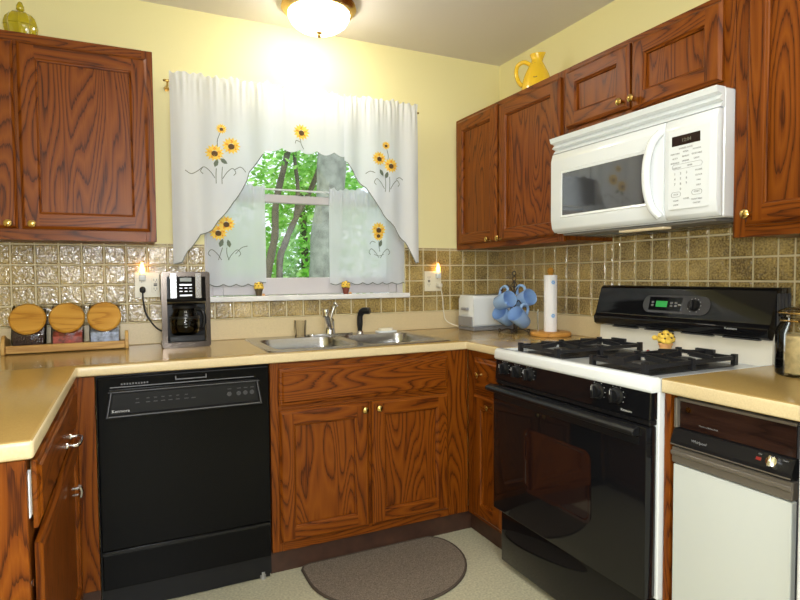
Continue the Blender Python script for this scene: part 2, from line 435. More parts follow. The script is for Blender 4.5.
tree('maple_tree', 'leafy tree with two slim dark trunks left of the thick grey trunk',
     [([(-.55, 5.2, -.6), (-.26, 5.2, 1.25), (-.15, 5.2, 1.8), (-.12, 5.2, 2.3), (.1, 5.2, 3.2), (.3, 5.2, 4.4)], .062), ([(.0, 5.3, -.6), (-.07, 5.3, 1.25), (.02, 5.3, 1.7), (.20, 5.3, 2.1), (.50, 5.3, 2.7), (1.0, 5.3, 4.2)], .055), ([(.18, 5.3, 2.05), (.22, 5.3, 2.5), (.18, 5.3, 3.0), (.25, 5.3, 3.6)], .035)],
     [((.2, 5.6, 2.9), (1.5, .6, .9)), ((1.2, 5.8, 3.4), (1.2, .6, .8)), ((-.3, 6.2, 1.7), (.9, .4, .5))], 2600, .065, LEAF, BARKD, (-.5, 5.2, -.6))
for i, (x, y, lab) in enumerate(((-2.6, 9.0, 'bushy bright green tree at the left of the window view'), (1.7, 10.5, 'bushy bright green tree behind the slim dark trunks'), (6.4, 9.4, 'bushy bright green tree right of the thick grey trunk'))):
    tree('bushy_tree', lab, [([(x, y, -.6), (x+.1, y, 1.5), (x, y, 3.5)], .12)],
         [((x, y, 1.6), (2.1, 1.0, 1.9)), ((x+.5, y, 3.4), (1.6, 1.0, 1.3)), ((x-.6, y+.4, .6), (1.5, .9, 1.2))], 4800, .12, LEAF, BARKD, (x, y, -.6), 'bushy trees beyond the lawn')

# ------------------------------------------------------------------ cabinet pieces
def rot_pick(M):   # which horizontal-grain wood goes with a facing
    e = M(1, 0, 0)-M(0, 0, 0); return WX if abs(e.x) > .5 else WY
def door(parent, M, u0, u1, z0, z1, name='door', fr=.056, th=.02, panel=True):
    b = new(); hw = rot_pick(M)
    def rect(i, d): return [(u0+i, d, z0+i), (u1-i, d, z0+i), (u1-i, d, z1-i), (u0+i, d, z1-i)]
    mis = [1, 0, 1, 0]
    if panel:
        R = loft(b, [rect(0, 0), rect(0, th*.55), rect(.004, th*.72), rect(.009, th*.95), rect(.012, th)], M, mis, cap0=False, cap1=False)
        A = rect(.012, th); i1 = fr
        a0, a1, b0, b1 = u0+.012, u1-.012, z0+.012, z1-.012
        q0, q1, w0, w1 = u0+i1, u1-i1, z0+i1, z1-i1
        for (p, mi) in (([(a0, b0), (q0, b0), (q0, b1), (a0, b1)], 0), ([(q1, b0), (a1, b0), (a1, b1), (q1, b1)], 0),
                        ([(q0, b0), (q1, b0), (q1, w0), (q0, w0)], 1), ([(q0, w1), (q1, w1), (q1, b1), (q0, b1)], 1)):
            f = b.faces.new([b.verts.new(M(u, th, z)) for u, z in p]); f.material_index = mi
        loft(b, [rect(i1, th), rect(i1+.002, th*.96), rect(i1+.005, th*.70), rect(i1+.009, th*.62), rect(i1+.0095, th*.12)], M, mis, cap1=False)
        b.faces.new([b.verts.new(M(*p)) for p in rect(0, 0)])
        bmesh.ops.remove_doubles(b, verts=b.verts, dist=1e-5)
        o = obj(name, b, [WZ, hw], parent)
        obj('panel', bx((u0+i1+.002, th*.1, z0+i1+.002), (u1-i1-.002, th*.22, z1-i1-.002), M=M), WZ, o)
    else:
        loft(b, [rect(0, 0), rect(0, th*.5), rect(.006, th*.68), rect(.012, th*.72), rect(.018, th)], M, mis, cap0=True)
        o = obj(name, b, hw, parent)
    return o
def knob(parent, M, u, z, d=.02, r=.0145, m=None):
    c = M(u, d, z); ax = M(0, 1, 0)-M(0, 0, 0)
    return obj('knob', lathe(new(), [(0, 0), (r*.62, 0), (r*.5, .006), (r*.45, .012), (r*.8, .016), (r, .021), (r*.95, .027), (r*.6, .031), (0, .032)], c, 18, ax), m or BRASS, parent, 40)
# ---- upper cabinets
def cabinet_upper(name, label, M, u0, u1, z0, z1, depth, doors, loc):
    t = thing(name, label, 'cabinet', loc); hw = rot_pick(M); D0, D1 = depth-.019, depth
    obj('body', bx((u0, .0125, z0+.006), (u1, D0, z1), M=M), WZ, t)
    f = new()
    box(f, (u0, D0, z0), (u0+.04, D1, z1), .0012, M); box(f, (u1-.04, D0, z0), (u1, D1, z1), .0012, M)
    box(f, (u0+.04, D0, z0), (u1-.04, D1, z0+.042), M=M, mi=1); box(f, (u0+.04, D0, z1-.05), (u1-.04, D1, z1), M=M, mi=1)
    for a, b in zip(doors, doors[1:]):
        m = (a[1]+b[0])/2; box(f, (m-.02, D0, z0+.042), (m+.02, D1, z1-.05), M=M)
    obj('face_frame', f, [WZ, hw], t)
    MD = lambda u, d, z: M(u, D1+.0005+d, z)
    for (a, b, dz0, dz1, ku, kz) in doors:
        d = door(t, MD, a, b, dz0, dz1)
        if ku is not None: knob(d, MD, ku, kz)
    return t
cabinet_upper('upper_cabinet', 'dark oak upper cabinet at the left of the window', MB, -2.86, -1.922, 1.365, 2.133, .31,
              [(-2.80, -2.397, 1.405, 2.098, -2.425, 1.422), (-2.385, -1.945, 1.405, 2.082+.016, -2.350, 1.422)], (-2.39, 0, 1.365))
cabinet_upper('upper_cabinet', 'two-door oak upper cabinet between the window and the microwave', MR, -.907, -.002, 1.364, 2.105, .302,
              [(-.425, -.035, 1.392, 2.088, -.372, 1.404), (-.895, -.440, 1.392, 2.075, -.465, 1.404)], (0, -.45, 1.364))
cabinet_upper('upper_cabinet', 'short two-door oak cabinet above the white microwave', MR, -1.680, -.909, 1.800, 2.105, .302,
              [(-1.275, -.932, 1.843, 2.083, -1.252, 1.868), (-1.645, -1.285, 1.829, 2.083, -1.308, 1.866)], (0, -1.29, 1.80))
cabinet_upper('upper_cabinet', 'tall oak upper cabinet at the right of the microwave', MR, -2.084, -1.682, 1.330, 2.105, .302,
              [(-2.065, -1.728, 1.366, 2.083, -1.748, 1.397)], (0, -1.88, 1.33))

# ---- base cabinets
XL = -2.199
def basecab(name, label, loc): return thing(name, label, 'cabinet', loc)
MBF = facing_y(.0); MRF = facing_x(.0)
sc = basecab('sink_cabinet', 'oak base cabinet with two doors under the sink', (-1.1, -.3, 0))
obj('body', bx((-1.534, -.588, .105), (-.60, -.02, .70)), WZ, sc)
f = new(); M = facing_y(-.589)
box(f, (-1.534, 0, .105), (-1.49, .021, .874), .001, M); box(f, (-.732, 0, .105), (-.612, .021, .874), .001, M)
box(f, (-1.49, 0, .105), (-.732, .021, .15), M=M, mi=1); box(f, (-1.49, 0, .675), (-.732, .021, .72), M=M, mi=1); box(f, (-1.49, 0, .84), (-.732, .021, .874), M=M, mi=1)
box(f, (-1.135, 0, .15), (-1.08, .021, .675), M=M); box(f, (-1.49, -.004, .72), (-.732, .002, .84), M=M, mi=1)
obj('face_frame', f, [WZ, WX], sc)
MS = facing_y(-.6105)
obj('toe_kick', bx((-1.534, -.566, .0), (-.55, -.553, .1045)), WTOE, sc)
door(sc, MS, -1.502, -.724, .700, .850, 'false_drawer_front', panel=False)
d = door(sc, MS, -1.502, -1.117, .142, .680); knob(d, MS, -1.143, .653)
d = door(sc, MS, -1.103, -.724, .142, .680); knob(d, MS, -1.078, .653)

rb = basecab('narrow_base_cabinet', 'narrow oak base cabinet with one drawer beside the range', (-.3, -.76, 0))
obj('body', bx((-.588, -.905, .105), (-.02, -.60, .874)), WZ, rb)
f = new(); M = facing_x(-.589)
box(f, (-.690, 0, .105), (-.612, .021, .874), .001, M); box(f, (-.906, 0, .105), (-.880, .021, .874), .001, M)
for z in ((.105, .14), (.675, .715), (.845, .874)): box(f, (-.880, 0, z[0]), (-.690, .021, z[1]), M=M, mi=1)
obj('face_frame', f, [WZ, WY], rb)
MS2 = facing_x(-.6105)
obj('toe_kick', bx((-.566, -.905, 0), (-.553, -.567, .1045)), WTOE, rb)
d = door(rb, MS2, -.895, -.682, .698, .846, 'drawer', panel=False); knob(d, MS2, -.75, .776, r=.014, m=BRASS)
d = door(rb, MS2, -.895, -.682, .125, .680); knob(d, MS2, -.825, .645)

lb = basecab('corner_base_cabinet', 'oak base cabinet under the left counter with drawer and bar pulls', (-2.5, -.9, 0))
obj('body', bx((-2.82, -1.570, .105), (-2.240, -.02, .874)), WZ, lb)
obj('end_panel', bx((-2.82, -1.590, .0), (-2.2145, -1.571, .874), .001), WZ, lb)
f = new(); M = facing_px(-2.2395)
box(f, (-1.570, 0, .105), (-1.50, .020, .874), .001, M); box(f, (-.70, 0, .105), (-.621, .020, .874), .001, M)
for z in ((.105, .14), (.69, .72), (.85, .874)): box(f, (-1.50, 0, z[0]), (-.70, .020, z[1]), M=M, mi=1)
obj('face_frame', f, [WZ, WY], lb)
obj('toe_kick', bx((-2.275, -1.570, 0), (-2.262, -.55, .1045)), WTOE, lb)
M = facing_y(-.600)
obj('filler_panel', bx((-2.2355, 0, .112), (-2.147, .02, .874), .001, M), WZ, lb)
obj('filler_toe', bx((-2.21, -.012, .0), (-2.147, .0, .11), M=M), WTOE, lb)
MS3 = facing_px(-2.2120)
dr = door(lb, MS3, -1.540, -.66, .722, .858, 'drawer', panel=False, th=.015)
dd = door(lb, MS3, -1.540, -.66, .125, .692, th=.015)
obj('drawer_box', bx((-1.50, -.009, .735), (-.69, -.0005, .845), 0, MS3), PINE, dr)
def pull(parent, M, u0, u1, z, d=.018):
    b = new(); tube(b, spline([M(u0, d, z), M(u0, d+.022, z), M(u0+.012, d+.03, z), M((u0+u1)/2, d+.032, z), M(u1-.012, d+.03, z), M(u1, d+.022, z), M(u1, d, z)], 5), .0048, 8)
    for u in (u0, u1): lathe(b, [(0, 0), (.009, 0), (.007, .004), (0, .005)], M(u, d, z), 12, M(0, 1, 0)-M(0, 0, 0))
    return obj('handle', b, CHROME, parent, 50)
pull(dr, MS3, -1.05, -.945, .752, .015)
b = new(); M = MS3
for k, z in enumerate((.600, .574)):
    tube(b, [M(-.96+.02*k, .015, z), M(-.96+.02*k, .036, z)], .0045, 8)
tube(b, spline([M(-.96, .036, .605), M(-.95, .039, .587), M(-.94, .036, .569)], 6), .006, 8)
obj('handle', b, CHROME, dd, 50)
obj('slide_strip', bx((-1.568, .0, .752), (-1.545, .0065, .842), .001, facing_px(-2.2193)), WHITEP, lb)
cyl(b2 := new(), (-2.2195, -1.558, .62), .007, .006, (1, 0, 0), 14); obj('hinge', b2, CHROME, lb, 40)

fp = basecab('end_panel_cabinet', 'oak panel strip between the range and the compactor', (-.3, -1.70, 0))
obj('side_panel', bx((-.622, -1.721, .0), (-.02, -1.701, .874), .001), WZ, fp)

# ---- countertops
def cells_counter(us, vs, keep, z0, z1, front, name, extra, label, cat, loc):
    bm = new(); V = {}
    def v(i, j):
        if (i, j) not in V: V[(i, j)] = bm.verts.new((us[i], vs[j], z1))
        return V[(i, j)]
    tops = []
    for i in range(len(us)-1):
        for j in range(len(vs)-1):
            if keep((us[i]+us[i+1])/2, (vs[j]+vs[j+1])/2): tops.append(bm.faces.new((v(i, j), v(i+1, j), v(i+1, j+1), v(i, j+1))))
    r = bmesh.ops.extrude_face_region(bm, geom=tops); low = [g for g in r['geom'] if isinstance(g, bmesh.types.BMVert)]
    for q in low: q.co.z = z0
    bmesh.ops.recalc_face_normals(bm, faces=bm.faces)
    be = []
    for e in bm.edges:
        a, b = e.verts
        if len(e.link_faces) == 2 and front((a.co+b.co)/2) and abs(e.calc_face_angle(0)) > 1: be.append(e)
    bmesh.ops.bevel(bm, geom=be, offset=.009, segments=4, profile=.5, affect='EDGES')
    bmesh.ops.recalc_face_normals(bm, faces=bm.faces)
    for fc in bm.faces:
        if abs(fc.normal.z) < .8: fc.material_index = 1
    return bm
ZC0, ZC1 = .876, .914
us = [-2.84, XL, -1.512, -.70, -.635, -.001]; vs = [-1.603, -.909, -.635, -.575, -.05, -.001]
def keepL(x, y):
    if -1.512 < x < -.70 and -.575 < y < -.05: return False
    if x < XL: return True
    if y > -.635: return True
    return x > -.635 and y > -.909
def frontL(c):
    if abs(c.x-XL) < 1e-4 and c.y < -.63: return True
    if abs(c.y+.635) < 1e-4 and XL-.001 < c.x < -.634: return True
    if abs(c.x+.635) < 1e-4 and c.y < -.634: return True
    return abs(c.y+1.603) < 1e-4
ct = thing('countertop', 'tan laminate countertop holding the sink, running round the corners', 'countertop', (-1.1, -.3, .876))
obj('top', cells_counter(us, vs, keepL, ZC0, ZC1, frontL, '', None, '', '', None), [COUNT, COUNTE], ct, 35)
lipb = new(); box(lipb, (-2.84, -.020, ZC1), (-.001, -.001, 1.0135), .003); box(lipb, (-.020, -.909, ZC1), (-.001, -.021, 1.0135), .003)
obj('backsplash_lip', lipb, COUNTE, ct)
c2 = thing('countertop', 'short tan laminate countertop between the range and the fridge', 'countertop', (-.3, -1.9, .876))
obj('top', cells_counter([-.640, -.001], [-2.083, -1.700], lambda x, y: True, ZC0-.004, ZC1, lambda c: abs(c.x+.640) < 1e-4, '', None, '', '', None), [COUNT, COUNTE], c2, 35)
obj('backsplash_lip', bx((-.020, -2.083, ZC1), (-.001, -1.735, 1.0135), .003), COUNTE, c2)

# ---- sink
sk = thing('kitchen_sink', 'double bowl stainless steel sink under the window', 'sink', (-1.1, -.31, .914))
bm = new(); ZR = .9185
def loop(pts, z): return [bm.verts.new((x, y, z)) for x, y in pts]
def ring_edges(vs): return [bm.edges.new((vs[i], vs[(i+1) % len(vs)])) for i in range(len(vs))]
outer = rrect(-1.528, -.684, -.590, -.036, .03); o1 = loop(outer, ZR)
bowls = [rrect(-1.49, -1.128, -.552, -.150, .06), rrect(-1.086, -.724, -.552, -.150, .06)]
es = ring_edges(o1); bl = []
for p in bowls:
    l = loop(p, ZR); bl.append(l); es += ring_edges(l)
bmesh.ops.triangle_fill(bm, use_beauty=True, use_dissolve=False, edges=es)
o0 = loop(rrect(-1.531, -.681, -.593, -.033, .033), ZC1+.0005)
for i in range(len(o1)): bm.faces.new((o1[i], o1[(i+1) % len(o1)], o0[(i+1) % len(o1)], o0[i]))
for l, p in zip(bl, bowls):
    cx = sum(q[0] for q in p)/len(p); cy = sum(q[1] for q in p)/len(p); prev = l
    for (s, z) in ((.985, ZR-.006), (.96, ZR-.05), (.94, ZR-.14), (.88, ZR-.168), (.75, ZR-.172), (.12, ZR-.176)):
        n = loop([(cx+(x-cx)*s, cy+(y-cy)*s) for x, y in p], z)
        for i in range(len(n)): bm.faces.new((prev[i], prev[(i+1) % len(n)], n[(i+1) % len(n)], n[i]))
        prev = n
    bm.faces.new(prev)
obj('basin', bm, STEEL, sk, 40)
for cx in (-1.309, -.905):
    obj('drain', lathe(new(), [(.0, .004), (.03, .004), (.042, .006), (.045, .0)], (cx, -.351, ZR-.1755), 20), CHROME, sk, 40)
fa = thing('faucet', 'chrome single lever faucet behind the sink', 'faucet', (-1.11, -.09, .9185))
b = new(); prism(b, rrect(-1.235, -.985, -.118, -.062, .027), .9187, .928, lambda u, d, v: Vector((u, v, d)), .003)
obj('deck_plate', b, CHROME, fa, 40)
b = new(); lathe(b, [(.0, .0), (.031, 0), (.029, .012), (.025, .03), (.025, .062), (.021, .076), (0, .082)], (-1.11, -.09, .927), 24); obj('base', b, CHROME, fa, 50)
b = new(); tube(b, spline([(-1.11, -.10, .955), (-1.135, -.15, .985), (-1.165, -.21, 1.03), (-1.176, -.235, 1.045)], 6), [.016]*18+[.017], 12)
lathe(b, [(0, 0), (.016, 0), (.018, .01), (.017, .036), (0, .038)], (-1.177, -.236, 1.022), 16); obj('spout', b, CHROME, fa, 50)
b = new(); tube(b, spline([(-1.108, -.09, .995), (-1.095, -.085, 1.03), (-1.078, -.08, 1.065), (-1.066, -.082, 1.078)], 6), [.009]*12+[.011, .013, .015, .016, .016, .014, .010], 12); obj('lever', b, CHROME, fa, 50)
spy = thing('sink_sprayer', 'black hand sprayer standing right of the faucet', 'sprayer', (-.945, -.09, .9185))
obj('collar', lathe(new(), [(0, 0), (.022, 0), (.02, .008), (.015, .014), (0, .016)], (-.945, -.09, .9187), 20), CHROME, spy, 40)
b = new(); tube(b, spline([(-.945, -.09, .93), (-.945, -.09, .975), (-.944, -.092, 1.01), (-.935, -.105, 1.035), (-.905, -.13, 1.038)], 5), [.0115, .012, .013, .0145, .0155, .0155, .0155, .0155, .0155, .015, .015, .0155, .017, .017, .0175, .0175, .0175, .0175, .0175, .0175, .0165], 12); obj('spray_head', b, BLACKS, spy, 50)
tu = tag(obj('glass_tumbler', lathe(new(), [(0, .004), (.026, .004), (.031, .004), (.031, .012)][:1]+[(.024, .006), (.029, .079), (.0315, .08), (.0275, .0), (0, 0)], (-1.262, -.085, .9187), 12), JARG, None, None, origin=(-1.262, -.085, .9187)), 'clear fluted glass tumbler on the sink ledge left of the faucet', 'glass')
sp = thing('soap_dish', 'white soap bar in a flat dish behind the right sink bowl', 'soap dish', (-.79, -.085, .9187))
b = new(); prism(b, rrect(-.85, -.735, -.115, -.052, .02), .9188, .926, lambda u, d, v: Vector((u, v, d)), .002); obj('dish', b, WHITEP, sp, 40)
b = new(); prism(b, rrect(-.835, -.755, -.105, -.062, .016), .9262, .940, lambda u, d, v: Vector((u, v, d)), .005, seg=2); obj('soap', b, IVORY, sp, 40)

# ---- dishwasher
dw = thing('dishwasher', 'black built-in dishwasher under the counter', 'dishwasher', (-1.84, -.33, 0))
obj('body', bx((-2.144, -.595, .02), (-1.537, -.03, .87)), BLACKS, dw)
M = facing_y(-.597)
dwd = obj('door', bx((-2.141, 0, .245), (-1.540, .026, .868), .005, M, 2), BLACKD, dw)
# control panel with raised sloped frame
b = new(); U0, U1 = -2.118, -1.568
def rl(i0, i1, d, z0, z1): return [(U0+i0, d, z0), (U1-i0, d, z0), (U1-i1, d, z1), (U0+i1, d, z1)]
loft(b, [rl(0, .016, .0262, .722, .822), rl(0, .016, .036, .722, .822), rl(.006, .02, .040, .727, .818), rl(.012, .024, .040, .733, .812), rl(.016, .027, .034, .737, .808)], M)
obj('control_panel', b, BLACKS, dwd)
fr = new()
for z in ((.727, .7305), (.8145, .8165)): box(fr, (U0+.012, .0395, z[0]), (U1-.012, .0412, z[1]), M=M)
for s in (0, 1):
    a = U0+.0055 if s == 0 else U1-.0085; w = .0155 if s == 0 else -.0155
    prism(fr, [(a, .727), (a+.003, .727), (a+.003+w, .8165), (a+w, .8165)], .0395, .0412, M)
obj('trim_lines', fr, DIMTRIM, dwd)
b = new()
for k in range(10): box(b, (-2.065+k*.0093, .0262, .838), (-2.0595+k*.0093, .028, .844), M=M)
box(b, (-2.10, .0262, .829), (-1.60, .0275, .8325), M=M)
obj('vent', b, DIMTRIM, dwd)
b = new(); box(b, (-1.885, .0262, .842), (-1.775, .032, .8455), M=M); box(b, (-1.885, .0262, .8455), (-1.881, .034, .856), M=M); box(b, (-1.779, .0262, .8455), (-1.775, .034, .856), M=M)
obj('latch', b, DIMTRIM, dwd)
obj('lettering', text_bm('Kenmore', .015, M, -2.096, .742, .0345), INKL, dwd)
random.seed(3)
for u in (-2.02, -1.985, -1.96, -1.935, -1.91, -1.885, -1.855, -1.83):
    obj('button', bx((u, .0343, .770), (u+.014, .0348, .773), M=M), DGREY, dwd)
    if random.random() < .7: obj('button_legend', bx((u+.002, .0343, .784), (u+.012, .0348, .787), M=M), DGREY, dwd)
for u in (-1.70, -1.665, -1.64, -1.615):
    obj('button_legend', bx((u, .0343, .790), (u+.014, .0348, .793), M=M), DGREY, dwd)
    obj('button', cyl(new(), M(u+.006, .0343, .772), .0085, .0006, (0, -1, 0), 14), DGREY, dwd)
obj('kick_panel', bx((-2.139, 0, .10), (-1.542, .018, .240), .004, M, 2), BLACKD, dw)
obj('kick_trim', bx((-2.139, .018, .226), (-1.542, .024, .238), .002, M), BLACKG, dw)
obj('toe_plate', bx((-2.138, -.03, .004), (-1.542, -.01, .098), M=M), BLACKS, dw)
b = new()
for x in (-2.11, -1.57): cyl(b, (x, -.585, 0), .012, .03, seg=12)
obj('levelling_feet', b, SILVERP, dw)

# ---- range
Y0, Y1 = -.9175, -1.6965
rg = thing('gas_range', 'black and white gas range with oven under the microwave', 'range', (-.33, -1.307, 0))
b = new(); box(b, (-.640, Y1, .25), (-.02, Y0, .885), .003); box(b, (-.625, Y1+.004, .05), (-.03, Y0-.004, .25))
obj('body', b, WHITE, rg)
b = new(); prism(b, [(-.672, .872), (-.677, .880), (-.674, .908), (-.664, .917), (-.640, .917), (-.630, .903), (-.06, .903), (-.06, .872)], Y1-.001, Y0+.001, lambda u, d, z: Vector((u, d, z)), .003, seg=2)
rim = new()
for (ya, yb) in ((Y1+.001, Y1+.012), (Y0-.012, Y0-.001)): box(rim, (-.635, ya, .9032), (-.106, yb, .9125), .002)
obj('cooktop_rim', rim, WHITE, rg)
cook = obj('cooktop', b, WHITE, rg, 35)
M = facing_x(-.640)
# control fascia (slanted)
b = new(); prism(b, [(-.640, .790), (-.674, .790), (-.668, .877), (-.640, .877)], Y1+.004, Y0-.002, lambda u, d, z: Vector((u, d, z)), .003)
fascia = obj('control_fascia', b, BLACKG, rg)
def rknob(u, z, parent, tilt=.0):
    MK = lambda a, d, c: Vector((-.671-d, a, c))
    b = new(); lathe(b, [(0, 0), (.026, 0), (.0255, .004), (.021, .007), (.019, .018), (0, .019)], MK(u, 0, z), 24, (-1, 0, 0))
    box(b, (u-.0055, .014, z-.020), (u+.0055, .030, z+.020), .002, MK)
    k = obj('knob', b, BLACKS, parent, 40)
    m = new()
    for i in range(9):
        a = math.radians(-120+30*i); box(m, (u+.0305*math.sin(a)-.0011, .0002, z+.0305*math.cos(a)-.0011), (u+.0305*math.sin(a)+.0011, .0012, z+.0305*math.cos(a)+.0011), M=MK)
    box(m, (u-.001, .0302, z+.006), (u+.001, .0308, z+.019), M=MK)
    obj('dial_marks', m, INKL, k); return k
for u in (-.985, -1.065, -1.140, -1.488, -1.566): rknob(u, .842, fascia)
obj('lettering', text_bm('Kenmore', .011, lambda u, d, z: Vector((-.673-d, -u, z)), 1.585, .800, .0005), INKL, fascia)
# oven door
b = new(); box(b, (Y1+.006, 0, .255), (Y0-.004, .045, .772), .006, M, 2)
od = obj('oven_door', b, BLACKG, rg, 35)
b = new(); loft(b, [rr_ for rr_ in [[(p[0], .0453, p[1]) for p in rrect(-1.47, -1.13, .40, .635, .03)], [(p[0], .0470, p[1]) for p in rrect(-1.475, -1.125, .395, .640, .033)], [(p[0], .0470, p[1]) for p in rrect(-1.466, -1.134, .404, .631, .026)], [(p[0], .0456, p[1]) for p in rrect(-1.462, -1.138, .408, .627, .024)]]], M)
obj('oven_window', b, mat('oven_glass', (.012, .006, .006), .05, coat=.6), od)
b = new(); prism(b, [(-.685, .742), (-.712, .745), (-.716, .757), (-.708, .766), (-.688, .770), (-.685, .770)], Y1+.03, Y0+.012, lambda u, d, z: Vector((u, d, z)), .002)
obj('handle', b, BLACKS, od)
b = new(); box(b, (Y1+.03, .0455, .715), (Y0-.02, .048, .738), M=M); obj('handle_shadow_strip', b, BLACKS, od)
b = new(); box(b, (Y1+.006, .0, .774), (Y0-.004, .03, .789), .002, M)
for k in range(24): box(b, (-1.64+k*.029, .03, .777), (-1.622+k*.029, .0315, .786), M=M)
obj('door_vent', b, BLACKS, rg)
dr_ = obj('storage_drawer', bx((Y1+.008, -.012, .028), (Y0-.012, .010, .247), .005, M, 2), BLACKG, rg, 35)
b = new()
for x in (-.58, -.1):
    for y in (Y0-.07, Y1+.07): cyl(b, (x, y, 0), .014, .035, seg=12)
obj('levelling_feet', b, BLACKS, rg)
# backguard
b = new(); prism_y(b, [(-.104, .900), (-.100, 1.02), (-.012, 1.02), (-.012, .900)], Y1+.004, Y0-.004, bev=.006, seg=2); obj('backguard', b, ALMOND, rg, 35)
b = new(); prism_y(b, [(-.134, 1.003), (-.138, 1.032), (-.122, 1.047), (-.092, 1.160), (-.080, 1.169), (-.014, 1.169), (-.014, 1.021), (-.101, 1.021), (-.106, .993), (-.120, .994)], Y1+.001, Y0-.001, bev=.003, seg=2)
con = obj('console', b, BLACKG, rg, 35)
sl = Vector((-.092+.122, 0, 1.160-1.047)).normalized(); nn = Vector((-sl.z, 0, sl.x))
MC = lambda u, d, v: Vector((-.122, u, 1.047))+sl*v+nn*(d+.0005)
MCt = lambda u, d, v: Vector((-.122, -u, 1.047))+sl*v+nn*(d+.0005)
b = new(); prism(b, rrect(-1.470, -1.170, .016, .088, .034), .0003, .002, MC); obj('control_oval', b, DGREY, con)
b = new(); box(b, (-1.352, .0021, .026), (-1.200, .003, .080), .001, MC); obj('clock_panel', b, BLACKG, con)
b = new(); box(b, (-1.287, .0031, .040), (-1.234, .0038, .064), .0005, MC); obj('clock_display', b, GREENL, con)
b = new()
for (u, v) in ((-1.306, .046), (-1.306, .058), (-1.326, .046), (-1.326, .058), (-1.218, .046), (-1.218, .058)):
    k = new(); prism(k, rrect(u-.006, u+.006, v-.004, v+.004, .003), .0031, .0037, MC); obj('button', k, INK, con)
obj('panel_line', box(b, (-1.36, .0022, .0195), (-1.20, .0028, .0208), M=MC), INK, con)
k = new(); box(k, (-1.350, .0031, .050), (-1.336, .0036, .0525), M=MC); obj('button_legend', k, INKL, con)
KU = -1.405
kb = new(); lathe(kb, [(0, 0), (.023, 0), (.021, .012), (0, .013)], MC(KU, .002, .052), 24, nn); box(kb, (KU-.004, .010, .033), (KU+.004, .022, .071), .002, MC)
ok_ = obj('knob', kb, BLACKS, con, 40)
m = new()
for i in range(11):
    a = math.radians(-150+30*i); uu, vv = KU+.0275*math.sin(a), .052+.0275*math.cos(a); box(m, (uu-.0013, .002, vv-.0013), (uu+.0013, .0028, vv+.0013), M=MC)
obj('dial_marks', m, INKL, ok_)
obj('lettering', text_bm('Kenmore', .011, lambda u, d, z: Vector((-.1385-d, -u, z)), 1.545, 1.0345-.012, .0, squash=1.1), INKL, con)
for k in range(4):
    y = -1.02-k*.17; b = new(); box(b, (-.128, y-.13, .9905), (-.110, y, .9945), .001); obj('console_vent', b, DGREY, con)
for k in range(4):
    b = new(); box(b, (-.092+k*.019, Y1-.006, 1.04), (-.080+k*.019, Y1+.001, 1.15), .002); obj('end_vent', b, DGREY, con)
# burners, grates
ZK = .9032
def burner(x, y):
    b = new(); lathe(b, [(.078, 0), (.074, .003), (.05, .002), (0, .002)], (x, y, ZK+.004), 28)
    o = obj('burner_pan', b, BLACKM, rg, 40)
    b = new(); lathe(b, [(0, .0), (.030, .0), (.032, .008), (.028, .010), (.026, .016), (.022, .018), (0, .019)], (x, y, ZK+.006), 24); obj('burner_cap', b, mat('burner_metal', (.16, .16, .165), .35, metal=.8), o, 40)
GXS = (-.495, -.285)
for yc in (-1.105, -1.502):
    b = new(); prism(b, rrect(-.604, -.174, yc-.113, yc+.113, .012), ZK, ZK+.0035, lambda u, d, v: Vector((u, v, d)), .0012); obj('drip_tray', b, BLACKM, rg, 40)
    for x in GXS: burner(x, yc)
def grate(yc, lab):
    t = thing('burner_grate', lab, 'grate', (-.39, yc, ZK+.004), 'black cast iron grates on the cooktop')
    x0, x1, ya, yb = -.602, -.178, yc-.109, yc+.109; xm = (x0+x1)/2
    def bar(b, p, q, w, h0, h1, e0=None, e1=None):
        p, q = Vector(p), Vector(q); d = (q-p).normalized(); n = Vector((-d.y, d.x))*w
        vs_ = [(p+n, 0), (p-n, 0), (q-n, 1), (q+n, 1)]; lo = (h0, h0 if e0 is None else e0); hi = (h1, h1 if e1 is None else e1)
        A = [b.verts.new((v.x, v.y, lo[k])) for v, k in vs_]; B = [b.verts.new((v.x, v.y, hi[k])) for v, k in vs_]
        b.faces.new(A[::-1]); b.faces.new(B)
        for i in range(4): b.faces.new((A[i], A[(i+1) % 4], B[(i+1) % 4], B[i]))
    b = new(); H0, H1 = .929, .942
    for (p, q) in (((x0, ya), (x1, ya)), ((x0, yb), (x1, yb)), ((x0, ya-.005), (x0, yb+.005)), ((x1, ya-.005), (x1, yb+.005)), ((xm-.005, ya), (xm-.005, yb)), ((xm+.005, ya), (xm+.005, yb))): bar(b, p, q, .0055, H0-.004, H1-.004)
    obj('frame', b, BLACKM, t)
    for cx in GXS:
        for dx, dy, R in ((1, 0, .10), (-1, 0, .10), (0, 1, .105), (0, -1, .105)):
            b = new(); bar(b, (cx+dx*R, yc+dy*R), (cx+dx*.022, yc+dy*.022), .006, .930, .945, .934, .952); obj('finger', b, BLACKM, t)
    for x in (x0, xm, x1):
        for y in (ya, yb):
            b = new(); bar(b, (x-.008, y), (x+.008, y), .008, ZK+.004, .944); obj('leg', b, BLACKM, t)
    for x in (x0, x1):
        b = new(); bar(b, (x, yc-.035), (x, yc+.035), .007, .930, .950); obj('end_lug', b, BLACKM, t)
    return t
grate(-1.105, 'black cast iron grate on the far half of the cooktop, nearer the window'); grate(-1.502, 'black cast iron grate on the near half of the cooktop, beside the tan counter')

